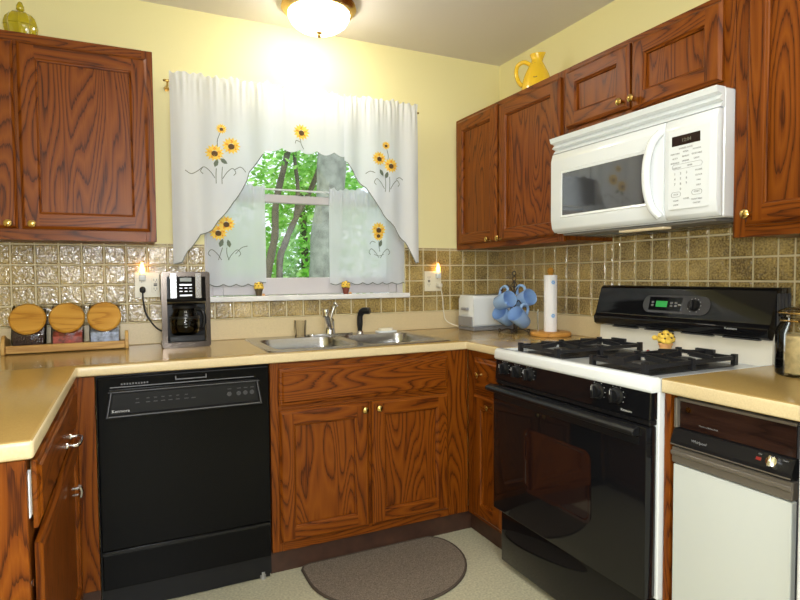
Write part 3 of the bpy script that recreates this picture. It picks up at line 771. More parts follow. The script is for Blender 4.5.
# ---- microwave
mw = thing('microwave_oven', 'white over-the-range microwave under the short cabinet', 'microwave', (-.18, -1.293, 1.40))
A0, A1 = -.9085, -1.679
obj('body', bx((-.345, A1, 1.395), (-.013, A0, 1.798), .004), WHITE, mw)
M = facing_x(-.345)
b = new(); prism_y(b, [(-.344, 1.735), (-.365, 1.735), (-.352, 1.752), (-.372, 1.757), (-.358, 1.773), (-.379, 1.779), (-.386, 1.797), (-.344, 1.798)], A1+.0005, A0-.0005); obj('top_grille', b, WHITE, mw)
b = new(); prism_y(b, [(-.346, 1.398), (-.358, 1.398), (-.372, 1.412), (-.379, 1.45), (-.379, 1.70), (-.370, 1.732), (-.346, 1.732)], -1.484, A0-.002, bev=.004, seg=2); md = obj('door', b, WHITE, mw, 35)
MF = facing_x(-.379)
b = new(); loft(b, [[(-1.43, .0003, 1.455), (-.972, .0003, 1.455), (-.972, .0003, 1.655), (-1.43, .0003, 1.655)], [(-1.426, .003, 1.459), (-.976, .003, 1.459), (-.976, .003, 1.651), (-1.426, .003, 1.651)], [(-1.418, .001, 1.465), (-.984, .001, 1.465), (-.984, .001, 1.643), (-1.418, .001, 1.643)]], MF)
for f in b.faces: f.material_index = 0
o = obj('window_surround', b, WHITE, md)
obj('door_glass', bx((-1.416, .0012, 1.467), (-.986, .0022, 1.641), M=MF), mat('microwave_glass', (.045, .045, .05), .05, ior=2.1), md)
b = new(); P = spline([MF(-1.474, .002, 1.70), MF(-1.455, .020, 1.668), MF(-1.441, .028, 1.615), MF(-1.437, .030, 1.56), MF(-1.441, .028, 1.50), MF(-1.455, .020, 1.445), MF(-1.474, .002, 1.412)], 6)
tube(b, P, .014, 12); obj('handle', b, WHITE, md, 50)
b = new(); prism_y(b, [(-.346, 1.398), (-.358, 1.398), (-.372, 1.412), (-.379, 1.45), (-.379, 1.70), (-.370, 1.732), (-.346, 1.732)], A1+.001, -1.487, bev=.004, seg=2); cp = obj('control_panel', b, WHITE, mw, 35)
b = new(); box(b, (-1.655, .0003, 1.432), (-1.505, .0008, 1.69), M=MF); obj('keypad_membrane', b, WHITEP, cp)
obj('display', bx((-1.622, .001, 1.640), (-1.518, .002, 1.672), M=MF), DISP, cp)
MFt = lambda u, d, z: Vector((-.379-d, -u, z))
obj('display_digits', text_bm('12:04', .016, MFt, 1.555, 1.650, .0022), mat('clock_digits', (.16, .16, .12), .5), cp)
kp = new()
def ktxt(s, u, z, sz): merge(kp, text_bm(s, sz, MFt, u, z, .0010, 'CENTER'))
for r_, row in enumerate(('123', '456', '789')):
    for c_, ch in enumerate(row): ktxt(ch, 1.530+c_*.022, 1.545-r_*.017, .011)
ktxt('0', 1.552, 1.494, .011)
for (s, u, z) in (('EXPRESS COOK', 1.57, 1.627), ('POPCORN', 1.53, 1.612), ('PIZZA', 1.57, 1.615), ('POTATO', 1.61, 1.617), ('AUTO', 1.53, 1.597), ('REHEAT', 1.57, 1.600), ('VEGETABLE', 1.61, 1.602), ('BEVERAGE', 1.53, 1.582), ('DINNER', 1.57, 1.585), ('LIGHT', 1.61, 1.587),
                  ('DEFROST', 1.538, 1.565), ('TIMER', 1.585, 1.568), ('POWER', 1.618, 1.548), ('CLOCK', 1.618, 1.532), ('FAN', 1.618, 1.516), ('HELP', 1.618, 1.500), ('STOP', 1.535, 1.478), ('START', 1.612, 1.480), ('COOK', 1.574, 1.462), ('CLEAR', 1.535, 1.458), ('TURNTABLE', 1.612, 1.456), ('LOCK', 1.535, 1.444), ('ON/OFF', 1.612, 1.444)):
    ktxt(s, u, z, .0072)
obj('keypad_print', kp, INK, cp)
for u in (-1.535, -1.612):
    obj('key_outline', tube(new(), [MF(u+p[0], .001, 1.4805+p[1]) for p in rrect(-.018, .018, -.008, .008, .0078)], .0006, 4, closed=True), INK, cp)
obj('key_outline', tube(new(), [MF(-1.575+p[0], .001, 1.571+p[1]) for p in rrect(-.055, .055, -.008, .008, .0078)], .0005, 4, closed=True), INK, cp)
b = new(); box(b, (-.335, A1+.03, 1.386), (-.05, A0-.03, 1.394), .003); obj('underside', b, mat('grey_underside', (.20, .19, .18), .5), mw)
b = new(); prism(b, rrect(-1.43, -1.22, -.31, -.265, .01), 1.380, 1.3858, lambda u, d, v: Vector((v, u, d))); obj('task_light', b, HOODL, mw)
b = new()
for (ya, yb) in ((-1.26, -.96), (-1.63, -1.36)):
    for k in range(10): box(b, (-.23+k*.016, ya, 1.382), (-.224+k*.016, yb, 1.3858))
obj('grease_filters', b, STEEL, mw)

# ---- compactor
tc_ = thing('trash_compactor', 'white trash compactor with dark control panel at the right', 'compactor', (-.3, -1.893, 0))
C0, C1 = -1.728, -2.062
obj('body', bx((-.600, C1, .03), (-.03, C0, .865)), DGREY, tc_)
M = facing_x(-.600)
obj('door', bx((C1+.004, 0, .10), (C0-.004, .022, .672), .003, M, 2), CREAM, tc_)
obj('door_trim', bx((C1+.001, 0, .676), (C0-.001, .026, .722), .003, M), TAUPE, tc_)
obj('trim_ridge', bx((C1+.001, .026, .700), (C0-.001, .032, .712), .002, M), TAUPE, tc_)
obj('kick_plate', bx((C1+.004, -.03, .0), (C0-.004, -.012, .095), M=M), BLACKS, tc_)
b = new(); prism(b, [(-.600, .727), (-.632, .729), (-.630, .742), (-.616, .774), (-.600, .776)], C1+.001, C0-.001, lambda u, d, z: Vector((u, d, z))); cpn = obj('control_panel', b, BLACKS, tc_)
obj('woodgrain_panel', bx((C1+.006, .002, .777), (C0-.012, .006, .853), M=M), WGRAIN, cpn)
b = new(); box(b, (C0-.012, .0, .776), (C0-.002, .020, .862), .002, M); box(b, (C1+.002, 0, .854), (C0-.012, .012, .862), .001, M)
box(b, (C1+.002, .030, .7295), (C0-.002, .0335, .7325), M=M)
obj('metal_frame', b, TAUPE, cpn)
ns = Vector((-.616+.630, 0, .774-.742)).normalized(); nv = Vector((-ns.z, 0, ns.x))
MP = lambda u, d, v: Vector((-.630, u, .742))+ns*v+nv*d
MPt = lambda u, d, v: Vector((-.630, -u, .742))+ns*v+nv*d
kb = new(); lathe(kb, [(0, 0), (.0165, 0), (.015, .006), (.013, .016), (0, .017)], MP(-2.018, .0005, .016), 20, nv); box(kb, (-2.022, .012, .002), (-2.014, .027, .030), .002, MP); obj('knob', kb, CHROME, cpn, 40)
b = new(); box(b, (-1.985, .0003, .012), (-1.972, .0012, .020), .0003, MP); obj('indicator', b, REDM, cpn)
obj('lettering', text_bm('Whirlpool', .011, MPt, 1.792, .008, .0006), INK, cpn)
b = text_bm('TRASH COMPACTOR', .006, lambda u, d, z: Vector((-.606-d, -u, z)), 1.80, .792, .0004); merge(b, text_bm('ON', .006, MPt, 1.975, .026, .0006)); merge(b, text_bm('START', .005, MPt, 2.034, .026, .0006))
obj('fine_print', b, INK, cpn)
b = new(); cyl(b, M(-1.768, .006, .832), .008, .003, (-1, 0, 0), 16); obj('lock_button', b, BRASS, cpn)

# ---- fridge (only its front edge is in view)
fg = thing('refrigerator', 'white refrigerator edge at the right border', 'refrigerator', (-.33, -2.47, 0))
obj('body', bx((-.60, -2.86, .03), (-.03, -2.089, 1.70), .004), WHITE, fg)
M = facing_x(-.602)
d1 = obj('door', bx((-2.858, 0, .06), (-2.086, .047, 1.18), .006, M, 2), WHITE, fg); d2 = obj('door', bx((-2.858, 0, 1.19), (-2.086, .047, 1.70), .006, M, 2), WHITE, fg)
for d_, z in ((d1, (.80, 1.15)), (d2, (1.22, 1.5))):
    b = new(); tube(b, spline([M(-2.80, .047, z[0]), M(-2.80, .085, z[0]+.03), M(-2.80, .085, z[1]-.03), M(-2.80, .047, z[1])], 5), .011, 10); obj('handle', b, WHITE, d_, 50)
b = new()
for x in (-.55, -.1):
    for y in (-2.82, -2.13): cyl(b, (x, y, 0), .02, .03, seg=12)
obj('feet', b, BLACKS, fg)

# ------------------------------------------------------------------ ceiling lamp
cl = thing('ceiling_light', 'flush ceiling light with a frosted bowl and brass ring', 'lamp', (-1.212, -.30, H))
LC = (-1.212, -.30, H)
obj('ring', lathe(new(), [(0, -.0005), (.155, -.0005), (.168, -.010), (.160, -.018), (.172, -.024), (.163, -.034), (.150, -.044), (.138, -.046), (.132, -.040), (0, -.02)], LC, 40), GOLDB, cl, 40)
obj('glass_bowl', lathe(new(), [(.141, -.044), (.138, -.062), (.125, -.085), (.098, -.106), (.06, -.119), (.018, -.124), (0, -.124)], LC, 40), GLOW, cl, 60)
obj('finial', lathe(new(), [(0, -.123), (.016, -.123), (.017, -.130), (.008, -.135), (.010, -.141), (.006, -.150), (0, -.154)], LC, 20), GOLDB, cl, 40)

# ------------------------------------------------------------------ curtains
rod = thing('curtain_rod', 'thin brass curtain rod above the window holding the valance', 'curtain rod', (-1.22, -.085, 2.10))
b = new(); tube(b, [(-1.862, -.078, 2.1), (-.592, -.078, 2.1)], .005, 10); obj('rod', b, BRASS, rod, 50)
b = new()
for x in (-1.862, -.592): lathe(b, [(0, -.009), (.005, -.006), (.006, 0), (.005, .006), (0, .009)], (x, -.078, 2.1), 12, (1, 0, 0))
obj('finials', b, BRASS, rod, 50)
b = new()
for x in (-1.852, -.602):
    tube(b, [(x, -.0005, 2.085), (x, -.05, 2.085), (x, -.078, 2.094)], .004, 8); cyl(b, (x, -.004, 2.085), .012, .003, (0, -1, 0), 12)
obj('brackets', b, BRASS, rod, 50)
tr = thing('tension_rod', 'thin white tension rod across the window holding the lower curtains', 'curtain rod', (-1.17, -.02, 1.655))
b = new(); tube(b, [(WX0+.037, -.0, 1.655), (WX1-.037, -.0, 1.655)], .005, 10); obj('rod', b, WHITEP, tr, 50)
b = new()
for x in (WX0+.037, WX1-.042): cyl(b, (x-.0, 0, 1.655), .009, .005, (1, 0, 0), 12)
obj('end_caps', b, RUBBER, tr, 50)

def interp(pts, x):
    if x <= pts[0][0]: return pts[0][1]
    for (a, b), (c, d) in zip(pts, pts[1:]):
        if x <= c: return b+(d-b)*(x-a)/(c-a)
    return pts[-1][1]
def fold(x, z, ztop, y0, amp, seed, head):
    t = max(0, min(1, (ztop-head-z)/.5))
    s = seed
    big = math.sin(x*31+s)*.6+math.sin(x*53+1.7*s)*.4+.35*math.sin(x*17+2.3*s+z*2)
    small = math.sin(x*170+s*3)*.6+math.sin(x*263+s)*.4
    near = math.exp(-abs(z-(ztop-head))/.05)
    return y0-amp*big*(.35+.65*t)-.0065*small*near-.003*(z-ztop)*0
def curtain(name, label, x0, x1, ztop, bottom, y0, amp, seed, head=.04, nx=150, nz=46, group=None, cat='curtain', mat_=None):
    t = thing(name, label, cat, ((x0+x1)/2, y0, ztop-head), group)
    bm = new(); G = []
    for i in range(nx+1):
        x = x0+(x1-x0)*i/nx; zb = bottom(x); row = []
        zt = ztop+.008*math.sin(x*60+seed)*math.sin(x*23)+.004*math.sin(x*190)
        for j in range(nz+1):
            w = j/nz
            z = zt+(zb-zt)*(w if w > .12 else w)
            y = fold(x, z, ztop, y0, amp, seed, head)
            if z > ztop-head: y -= .004*math.sin(x*210+seed)*(z-ztop+head)/head
            row.append(bm.verts.new((x, y, z)))
        G.append(row)
    for i in range(nx):
        for j in range(nz): bm.faces.new((G[i][j], G[i][j+1], G[i+1][j+1], G[i+1][j]))
    obj('cloth', bm, mat_ or CLOTH, t, 180)
    Sf = lambda x, z, o=.0025: Vector((x, fold(x, z, ztop, y0, amp, seed, head)-o, z))
    return t, Sf
def scallop(f, per, h):
    return lambda x: f(x)-h*abs(math.sin(x*PI/per))
LP = [(-1.848, 1.285), (-1.81, 1.288), (-1.786, 1.338), (-1.726, 1.412), (-1.677, 1.440), (-1.622, 1.512), (-1.571, 1.575), (-1.511, 1.677), (-1.499, 1.715), (-1.45, 1.79), (-1.43, 1.815), (-1.385, 1.83)]
RP = [(-1.065, 1.83), (-1.015, 1.81), (-.967, 1.738), (-.907, 1.68), (-.857, 1.605), (-.817, 1.544), (-.772, 1.504), (-.713, 1.431), (-.684, 1.40), (-.63, 1.292), (-.60, 1.29)]
wl, SL = curtain('valance_swag', 'left white swag of the valance with embroidered sunflowers', -1.846, -1.388, 2.140, lambda x: interp(LP, x)-.008*abs(math.sin(x*PI/.075)), -.100, .019, 1.3, group='white valance pieces on the rod')
wm, SM = curtain('valance', 'middle white valance panel with a single sunflower', -1.392, -1.018, 2.140, lambda x: 1.842-.017*abs(math.sin((x+1.43)*PI/.088)), -.094, .012, 4.1, group='white valance pieces on the rod')
wr, SR = curtain('valance_swag', 'right white swag of the valance with embroidered sunflowers', -1.025, -.604, 2.140, lambda x: interp(RP, x)-.008*abs(math.sin(x*PI/.075)), -.100, .019, 2.2, group='white valance pieces on the rod')
tl, STL = curtain('tier_curtain', 'lower left white curtain hanging on the tension rod', -1.69, -1.412, 1.672, lambda x: 1.180-.010*abs(math.sin(x*PI/.06))+max(0, (x+1.47))*.3, -.012, .011, .6, head=.02, group='lower window curtains', nx=110, mat_=SHEER)
trr, STR = curtain('tier_curtain', 'lower right white curtain hanging on the tension rod', -1.080, -.648, 1.675, lambda x: 1.180-.010*abs(math.sin(x*PI/.06)), -.012, .011, 3.3, head=.02, group='lower window curtains', nx=110, mat_=SHEER)

def flower(b, Sf, cx, cz, r, n=14):
    r *= 1.28
    for ringk, (rr, m, o) in enumerate(((1.0, 0, .0025), (.72, 1, .003))):
        for i in range(n):
            a = 2*PI*i/n+ringk*.2; ca, sa = math.cos(a), math.sin(a); w = r*.2
            pts = [(.25*r, 0), (.6*r*rr, w), (r*rr, 0), (.6*r*rr, -w)]
            f = b.faces.new([b.verts.new(Sf(cx+p*ca-q*sa, cz+(p*sa+q*ca)*.92, o)) for p, q in pts])
            f.material_index = 0 if (ringk == 0) else (0 if i % 3 else 1)
    f = b.faces.new([b.verts.new(Sf(cx+.34*r*math.cos(k*PI/6), cz+.30*r*math.sin(k*PI/6)-.1*r, .0038)) for k in range(12)]); f.material_index = 2
def leafe(b, Sf, cx, cz, r, ang):
    ca, sa = math.cos(ang), math.sin(ang); pts = [(-r, 0), (-.3*r, .5*r), (.4*r, .4*r), (r, 0), (.4*r, -.4*r), (-.3*r, -.5*r)]
    f = b.faces.new([b.verts.new(Sf(cx+p*ca-q*sa, cz+p*sa+q*ca, .003)) for p, q in pts]); f.material_index = 3
def thread(b, Sf, pts, w=.0016, mi=4):
    P = spline([(p[0], 0, p[1]) for p in pts], 8); prev = None
    for i, p in enumerate(P):
        a = P[max(0, i-1)]; c = P[min(len(P)-1, i+1)]; d = (c-a); d = Vector((d.x, d.z)).normalized() if d.length > 0 else Vector((1, 0))
        n = Vector((-d.y, d.x))*w
        cur = (b.verts.new(Sf(p.x+n.x, p.z+n.y, .0022)), b.verts.new(Sf(p.x-n.x, p.z-n.y, .0022)))
        if prev:
            f = b.faces.new((prev[0], prev[1], cur[1], cur[0])); f.material_index = mi
        prev = cur
EMB = [FLOWY, FLOWO, FLOWB, LEAFE, THREAD]
def spray(parent, Sf, fl, lv, th):
    b = new()
    for a in th: thread(b, Sf, a)
    for (x, z, r) in fl: flower(b, Sf, x, z, r)
    for (x, z, r, a) in lv: leafe(b, Sf, x, z, r, a)
    obj('embroidery', b, EMB, parent)
def curl(x, z, s):  # small hook scroll
    return [(x, z-.05), (x+.02*s, z-.02), (x+.045*s, z+.0), (x+.06*s, z-.018), (x+.05*s, z-.032)]
spray(wl, SL, [(-1.626, 1.904, .020), (-1.659, 1.791, .034), (-1.583, 1.830, .034)], [(-1.653, 1.744, .020, 1.2), (-1.618, 1.756, .020, -.6)],
      [[(-1.653, 1.72), (-1.655, 1.69), (-1.655, 1.65)], [(-1.625, 1.73), (-1.628, 1.69), (-1.628, 1.65)], [(-1.63, 1.89), (-1.645, 1.85), (-1.645, 1.82)], curl(-1.66, 1.725, -1), curl(-1.625, 1.725, 1), [(-1.79, 1.70), (-1.765, 1.688), (-1.74, 1.70), (-1.71, 1.725)], [(-1.57, 1.72), (-1.54, 1.735), (-1.515, 1.715)]])
spray(wm, SM, [(-1.244, 1.929, .034)], [], [[(-1.25, 1.895), (-1.245, 1.87), (-1.232, 1.848)], [(-1.25, 1.88), (-1.272, 1.885), (-1.278, 1.87)]])
spray(wr, SR, [(-.794, 1.902, .019), (-.835, 1.831, .032), (-.766, 1.800, .034)], [(-.822, 1.758, .020, -1.0), (-.792, 1.748, .020, 1.2)],
      [[(-.79, 1.885), (-.782, 1.85), (-.785, 1.82)], [(-.80, 1.73), (-.798, 1.70), (-.80, 1.66)], [(-.775, 1.74), (-.775, 1.70), (-.778, 1.66)], curl(-.805, 1.725, -1), curl(-.772, 1.725, 1), [(-.905, 1.75), (-.885, 1.762), (-.86, 1.755)], [(-.735, 1.73), (-.71, 1.742), (-.69, 1.73)]])
spray(tl, STL, [(-1.600, 1.475, .034), (-1.638, 1.432, .034)], [(-1.625, 1.382, .022, 1.2), (-1.590, 1.380, .020, 1.8)],
      [[(-1.62, 1.36), (-1.63, 1.33), (-1.64, 1.30)], [(-1.60, 1.36), (-1.60, 1.33), (-1.59, 1.30)], curl(-1.625, 1.35, -1), curl(-1.595, 1.35, 1), [(-1.56, 1.33), (-1.53, 1.36), (-1.50, 1.37)]])
spray(trr, STR, [(-.800, 1.470, .036), (-.802, 1.438, .026)], [(-.790, 1.395, .021, 1.3)],
      [[(-.80, 1.41), (-.80, 1.38), (-.795, 1.35)], curl(-.80, 1.365, -1), curl(-.792, 1.365, 1), [(-.855, 1.39), (-.84, 1.405), (-.82, 1.40)], [(-.83, 1.335), (-.80, 1.327), (-.77, 1.335)]])
def edging(parent, Sf, bottom, x0, x1, n=90):
    b = new(); thread(b, Sf, [(x0+(x1-x0)*i/n, bottom(x0+(x1-x0)*i/n)+.003) for i in range(n+1)], .0022, 0); obj('edging', b, THREAD, parent)
edging(wl, SL, lambda x: interp(LP, x)-.008*abs(math.sin(x*PI/.075)), -1.843, -1.44)
edging(wr, SR, lambda x: interp(RP, x)-.008*abs(math.sin(x*PI/.075)), -1.01, -.61)
edging(tl, STL, lambda x: 1.180-.010*abs(math.sin(x*PI/.06))+max(0, (x+1.47))*.3, -1.688, -1.414)
edging(trr, STR, lambda x: 1.180-.010*abs(math.sin(x*PI/.06)), -1.078, -.65)

# flower pot figurines on the sill
def sill_pot(x, y, lab, potm, h=.0, z=1.1243, s=1.0, rnd=1, group='little sunflower pots on the sill'):
    t = thing('flower_pot', lab, 'flower pot', (x, y, z), group); random.seed(rnd)
    obj('pot', lathe(new(), [(0, 0), (.011*s, 0), (.016*s, .024*s), (.018*s, .024*s), (.018*s, .030*s), (.014*s, .030*s), (0, .026*s)], (x, y, z), 18), potm, t, 40)
    b = new()
    for k in range(15):
        a = k*2*PI/7+(.4 if k >= 7 else 0); R = (.014*s if k < 7 else .012*s) if k < 14 else 0; c = (x+R*math.cos(a), y+R*math.sin(a)-.002, z+(.036+.004*random.random())*s+(0 if k < 7 else .010*s if k < 14 else .016*s))
        lathe(b, [(0, .009*s), (.006*s, .006*s), (.0095*s, 0), (.006*s, -.006*s), (0, -.008*s)], c, 10, (math.cos(a)*.6, math.sin(a)*.6-.4, 1), mi=0)
        lathe(b, [(0, .0105*s), (.0028*s, .0095*s), (.002*s, .006*s)], c, 8, (math.cos(a)*.6, math.sin(a)*.6-.4, 1), mi=1)
    obj('blossoms', b, [FLOWY, FLOWB], t, 60)
    b = new()
    for k in range(5):
        a = k*2*PI/5+.4; p = Vector((x+.010*s*math.cos(a), y+.010*s*math.sin(a), z+.028*s)); q = Vector((x+.022*s*math.cos(a), y+.022*s*math.sin(a), z+.033*s))
        m = (p+q)/2; sd = Vector((-math.sin(a), math.cos(a), .3))*.006*s
        b.faces.new([b.verts.new(v) for v in (p, m+sd, q, m-sd)])
    obj('leaves', b, mat('pot_leaves', (.09, .16, .04), .7), t)
    return t
p1 = sill_pot(-1.453, -.028, 'little pot of yellow flowers on the left of the window sill', mat('dark_green_pot', (.10, .07, .03), .5), s=1.12)
p2 = sill_pot(-.998, -.028, 'little dark red pot of yellow flowers on the right of the window sill', mat('dark_red_pot', (.22, .05, .03), .5), s=1.12, rnd=5)
for t, sx in ((p1, 1), (p2, 1)):
    b = new(); c = ROOT[t.name]+Vector((.022, -.006, .004)); lathe(b, [(0, 0), (.007, .001), (.008, .006), (.004, .011), (0, .012)], c-Vector((0, 0, .004)), 12); obj('figure_foot', b, TERRO, t, 50)
fp_ = sill_pot(-.135, -1.300, 'orange pot of yellow flowers standing on the range cooktop', TERRO, z=.9035, s=1.5, rnd=9, group=None)
b = new()
for dx, dy in ((-.022, .045), (.0, -.04)): lathe(b, [(0, 0), (.008, .001), (.009, .007), (.004, .014), (0, .015)], (-.135+dx-.02, -1.300+dy, .9035), 12)
obj('red_feet', b, REDM, fp_, 50)
b = new()
for dx, dy, dz in ((-.01, .034, .062), (-.01, -.03, .052)): lathe(b, [(0, .011), (.008, .008), (.012, 0), (.008, -.007), (0, -.01)], (-.145+dx, -1.300+dy, .9035+dz), 12)
obj('side_blossoms', b, [FLOWY], fp_, 60)

# ------------------------------------------------------------------ outlets, night lights
def outlet(name, label, x0, x1, z0, z1, kinds):
    t = thing(name, label, 'outlet', ((x0+x1)/2, -.009, (z0+z1)/2), 'double wall plates on the tiles')
    obj('plate', bx((x0, .0088, z0), (x1, .0135, z1), .002, MB, 2), IVORY, t)
    zc = (z0+z1)/2
    for k, u in enumerate(((x0*.75+x1*.25), (x0*.25+x1*.75))):
        b = new()
        if kinds[k] == 'duplex':
            for dz in (-.020, .020): prism(b, rrect(u-.016, u+.016, zc+dz-.014, zc+dz+.014, .008), .0136, .0155, MB)
        else: box(b, (u-.016, .0136, zc-.034), (u+.016, .0155, zc+.034), .001, MB)
        r = obj('receptacle', b, IVORY, t); s = new()
        for dz in (-.020, .020):
            for du in (-.006, .006): box(s, (u+du-.001, .0156, zc+dz-.002), (u+du+.001, .0158, zc+dz+.007), M=MB)
            cyl(s, MB(u, .0156, zc+dz-.007), .002, .0002, (0, -1, 0), 8)
        if kinds[k] == 'gfci':
            box(s, (u-.007, .0156, zc-.006), (u+.007, .0168, zc-.001), M=MB); box(s, (u-.007, .0156, zc+.001), (u+.007, .0168, zc+.006), M=MB)
        obj('slots', s, SLOT, r)
    return t
outlet('wall_outlet', 'ivory wall outlet plate left of the coffee maker', -2.007, -1.892, 1.128, 1.243, ('duplex', 'gfci'))
outlet('wall_outlet', 'ivory wall outlet plate right of the window', -.520, -.412, 1.130, 1.243, ('gfci', 'duplex'))
def nightlight(x, z, lab):
    t = thing('night_light', lab, 'night light', (x, -.0165, z), 'glowing plug-in night lights')
    b = new(); box(b, (x-.014, .016, z-.018), (x+.014, .040, z+.012), .004, MB, 2); obj('base', b, WHITEP, t, 40)
    b = new(); lathe(b, [(.008, .0), (.011, .010), (.012, .024), (.008, .040), (.003, .052), (0, .055)], MB(x, .028, z+.013), 16); obj('bulb', b, BULB, t, 60)
nightlight(-1.975, 1.222, 'orange glowing night light plugged in left of the coffee maker'); nightlight(-.440, 1.222, 'orange glowing night light plugged in right of the window')

# ------------------------------------------------------------------ coffee maker
cm = thing('coffee_maker', 'black and steel drip coffee maker left of the sink', 'coffee maker', (-1.808, -.14, .9143))
K0, K1 = -1.905, -1.711; yF = -.236
MK = facing_y(yF)
b = new(); box(b, (K0, yF+.02, .9145), (K1, -.055, .932), .005, seg=2); box(b, (K0+.006, -.13, .932), (K1-.006, -.055, 1.10), .004); box(b, (K0, yF+.012, 1.112), (K1, -.055, 1.238), .008, seg=2)
obj('body', b, mat('black_maker_plastic', (.004, .004, .004), .3, spec=.2), cm, 40)
# steel shell frame round the front
b = new(); prism(b, rrect(K0-.002, K1+.002, .9145, 1.243, .012), -.006, .004, lambda u, d, z: Vector((u, yF+.006-d, z)))
bmesh.ops.delete(b, geom=[f for f in b.faces if len(f.verts) > 10], context='FACES_ONLY')
inn = [(-.006, .0), (.004, .0)]
o_ = rrect(K0-.002, K1+.002, .9145, 1.243, .012); i_ = rrect(K0+.020, K1-.016, .938, 1.222, .004)
b.free(); b = new()
loft(b, [[(p[0], -.012, p[1]) for p in o_], [(p[0], .006, p[1]) for p in o_], [(p[0], .006, p[1]) for p in i_], [(p[0], -.012, p[1]) for p in i_]], MK, cap0=False, cap1=False)
obj('steel_shell', b, mat('dark_steel', (.10, .082, .068), .22, metal=1), cm)
b = new(); box(b, (K0+.020, -.010, 1.126), (K1-.016, .0045, 1.222), M=MK); pn = obj('control_panel', b, BLACKG, cm)
b = new()
for (ua, ub) in ((K0+.034, K0+.060), (K1-.058, K1-.034)): box(b, (ua, .0046, 1.128), (ub, .007, 1.236), .001, MK)
obj('steel_strips', b, mat('polished_steel', (.85, .85, .86), .12, metal=.9), pn)
b = new(); box(b, (-1.832, .0046, 1.200), (-1.785, .006, 1.217), .001, MK); obj('display', b, mat('grey_lcd', (.22, .24, .23), .3), pn)
b = new()
for z in (1.186, 1.172, 1.158, 1.140):
    if z in (1.186, 1.140): box(b, (-1.834, .0046, z-.004), (-1.783, .0062, z+.004), .001, MK)
    else:
        for u in (-1.828, -1.808, -1.789): box(b, (u-.006, .0046, z-.002), (u+.006, .006, z+.002), M=MK)
obj('buttons', b, SILVERP, pn)
b = new(); box(b, (K0+.028, -.0, .940), (K1-.022, .004, .966), .002, MK); obj('base_panel', b, BLACKS, cm); 
# carafe
CC = (-1.810, yF+.058, .967)
b = new(); lathe(b, [(0, .0005), (.050, .0005), (.056, .006), (.062, .03), (.062, .06), (.054, .09), (.046, .105), (.050, .115), (.047, .113), (.043, .104), (.051, .088), (.059, .06), (.059, .03), (.053, .008), (0, .004)], CC, 28)
ca = obj('carafe', b, CARAFEG, cm, 50)
obj('coffee', lathe(new(), [(0, .0045), (.051, .008), (.056, .02), (.0565, .028), (0, .028)], CC, 24), mat('brewed_coffee', (.012, .005, .003), .1), ca, 50)
b = new(); lathe(b, [(0, .116), (.052, .116), (.053, .126), (.04, .134), (0, .136)], CC, 24); lathe(b, [(.0625, .070), (.0635, .070), (.0625, .080), (.0575, .080)], CC, 24); obj('lid', b, BLACKS, ca, 40)
b = new(); tube(b, spline([(CC[0]+.040, CC[1]-.035, CC[2]+.112), (CC[0]+.066, CC[1]-.045, CC[2]+.108), (CC[0]+.078, CC[1]-.048, CC[2]+.070), (CC[0]+.070, CC[1]-.045, CC[2]+.032), (CC[0]+.060, CC[1]-.035, CC[2]+.026)], 6), .008, 10); obj('handle', b, BLACKS, ca, 50)
b = new()
for k in range(5): box(b, (-1.816+.004*0, .0, CC[2]+.035+k*.013), (-1.806, .0006, CC[2]+.0365+k*.013), M=facing_y(CC[1]-.0624))
merge(b, text_bm('12', .011, facing_y(CC[1]-.0615), -1.817, CC[2]+.098)); obj('level_marks', b, INKL, ca)
b = new(); tube(b, spline([MB(-1.975, .020, 1.158), MB(-1.975, .060, 1.150), MB(-1.974, .062, 1.12), MB(-1.965, .045, 1.06), MB(-1.945, .045, 1.02), MB(-1.922, .055, .99), MB(-1.900, .065, .975)], 6), .0035, 8)
lathe(b, [(0, 0), (.013, 0), (.013, .014), (.009, .026), (0, .028)], MB(-1.975, .0165, 1.165), 14, (0, -1, 0)); box(b, (-1.987, .022, 1.150), (-1.963, .066, 1.176), .006, MB)
obj('power_cord', b, RUBBER, cm, 50)

# ------------------------------------------------------------------ canister rack
rk = thing('canister_rack', 'pale wooden counter rack holding three lidded glass jars', 'rack', (-2.265, -.10, .9143))
b = new(); box(b, (-2.480, -.150, .930), (-2.052, -.026, .942), .002); obj('shelf', b, PINE, rk)
b = new(); box(b, (-2.480, -.163, .918), (-2.052, -.151, .950), .003); obj('front_rail', b, PINE, rk)
for x in (-2.494, -2.051):
    b = new(); prism_x(b, [(-.168, .9145), (-.172, .935), (-.165, .965), (-.150, .985), (-.130, .992), (-.10, .975), (-.024, .965), (-.024, .9145)], x, x+.013, bev=.002); obj('end_panel', b, PINE, rk)
def canister(x, lab, cont, ch):
    t = thing('glass_canister', lab, 'jar', (x, -.085, .9425), 'three glass jars with round wooden lids')
    w = .058; yb, yf = -.030, -.142; z0 = .9428
    side = [(yf, z0), (yf, z0+.048), (yf+.042, z0+.155), (yf+.062, z0+.165), (yb, z0+.165), (yb, z0)]
    b = new(); prism_x(b, side, x-w, x+w, bev=.004, seg=2); obj('glass_body', b, JARG, t, 40)
    cs = [(yf+.005, z0+.005), (yf+.005, min(z0+ch, z0+.05)), (yf+.04, z0+max(ch*1.2, .055)), (yb-.005, z0+ch*1.2), (yb-.005, z0+.005)]
    b = new(); prism_x(b, cs, x-w+.005, x+w-.005); obj('contents', b, cont, t)
    n = Vector((0, -.107, .042)).normalized(); c = Vector((x, yf+.021, z0+.105))
    b = new(); lathe(b, [(0, .004), (.050, .004), (.050, .008), (.060, .008), (.065, .013), (.065, .021), (.059, .027), (0, .028)], c, 36, n); obj('wooden_lid', b, PALEZ, t, 40)
canister(-2.404, 'glass canister with round wooden lid, leftmost, filled with dark coffee', COFFEE, .12)
canister(-2.266, 'glass canister with round wooden lid, in the middle, red contents', REDC, .035)
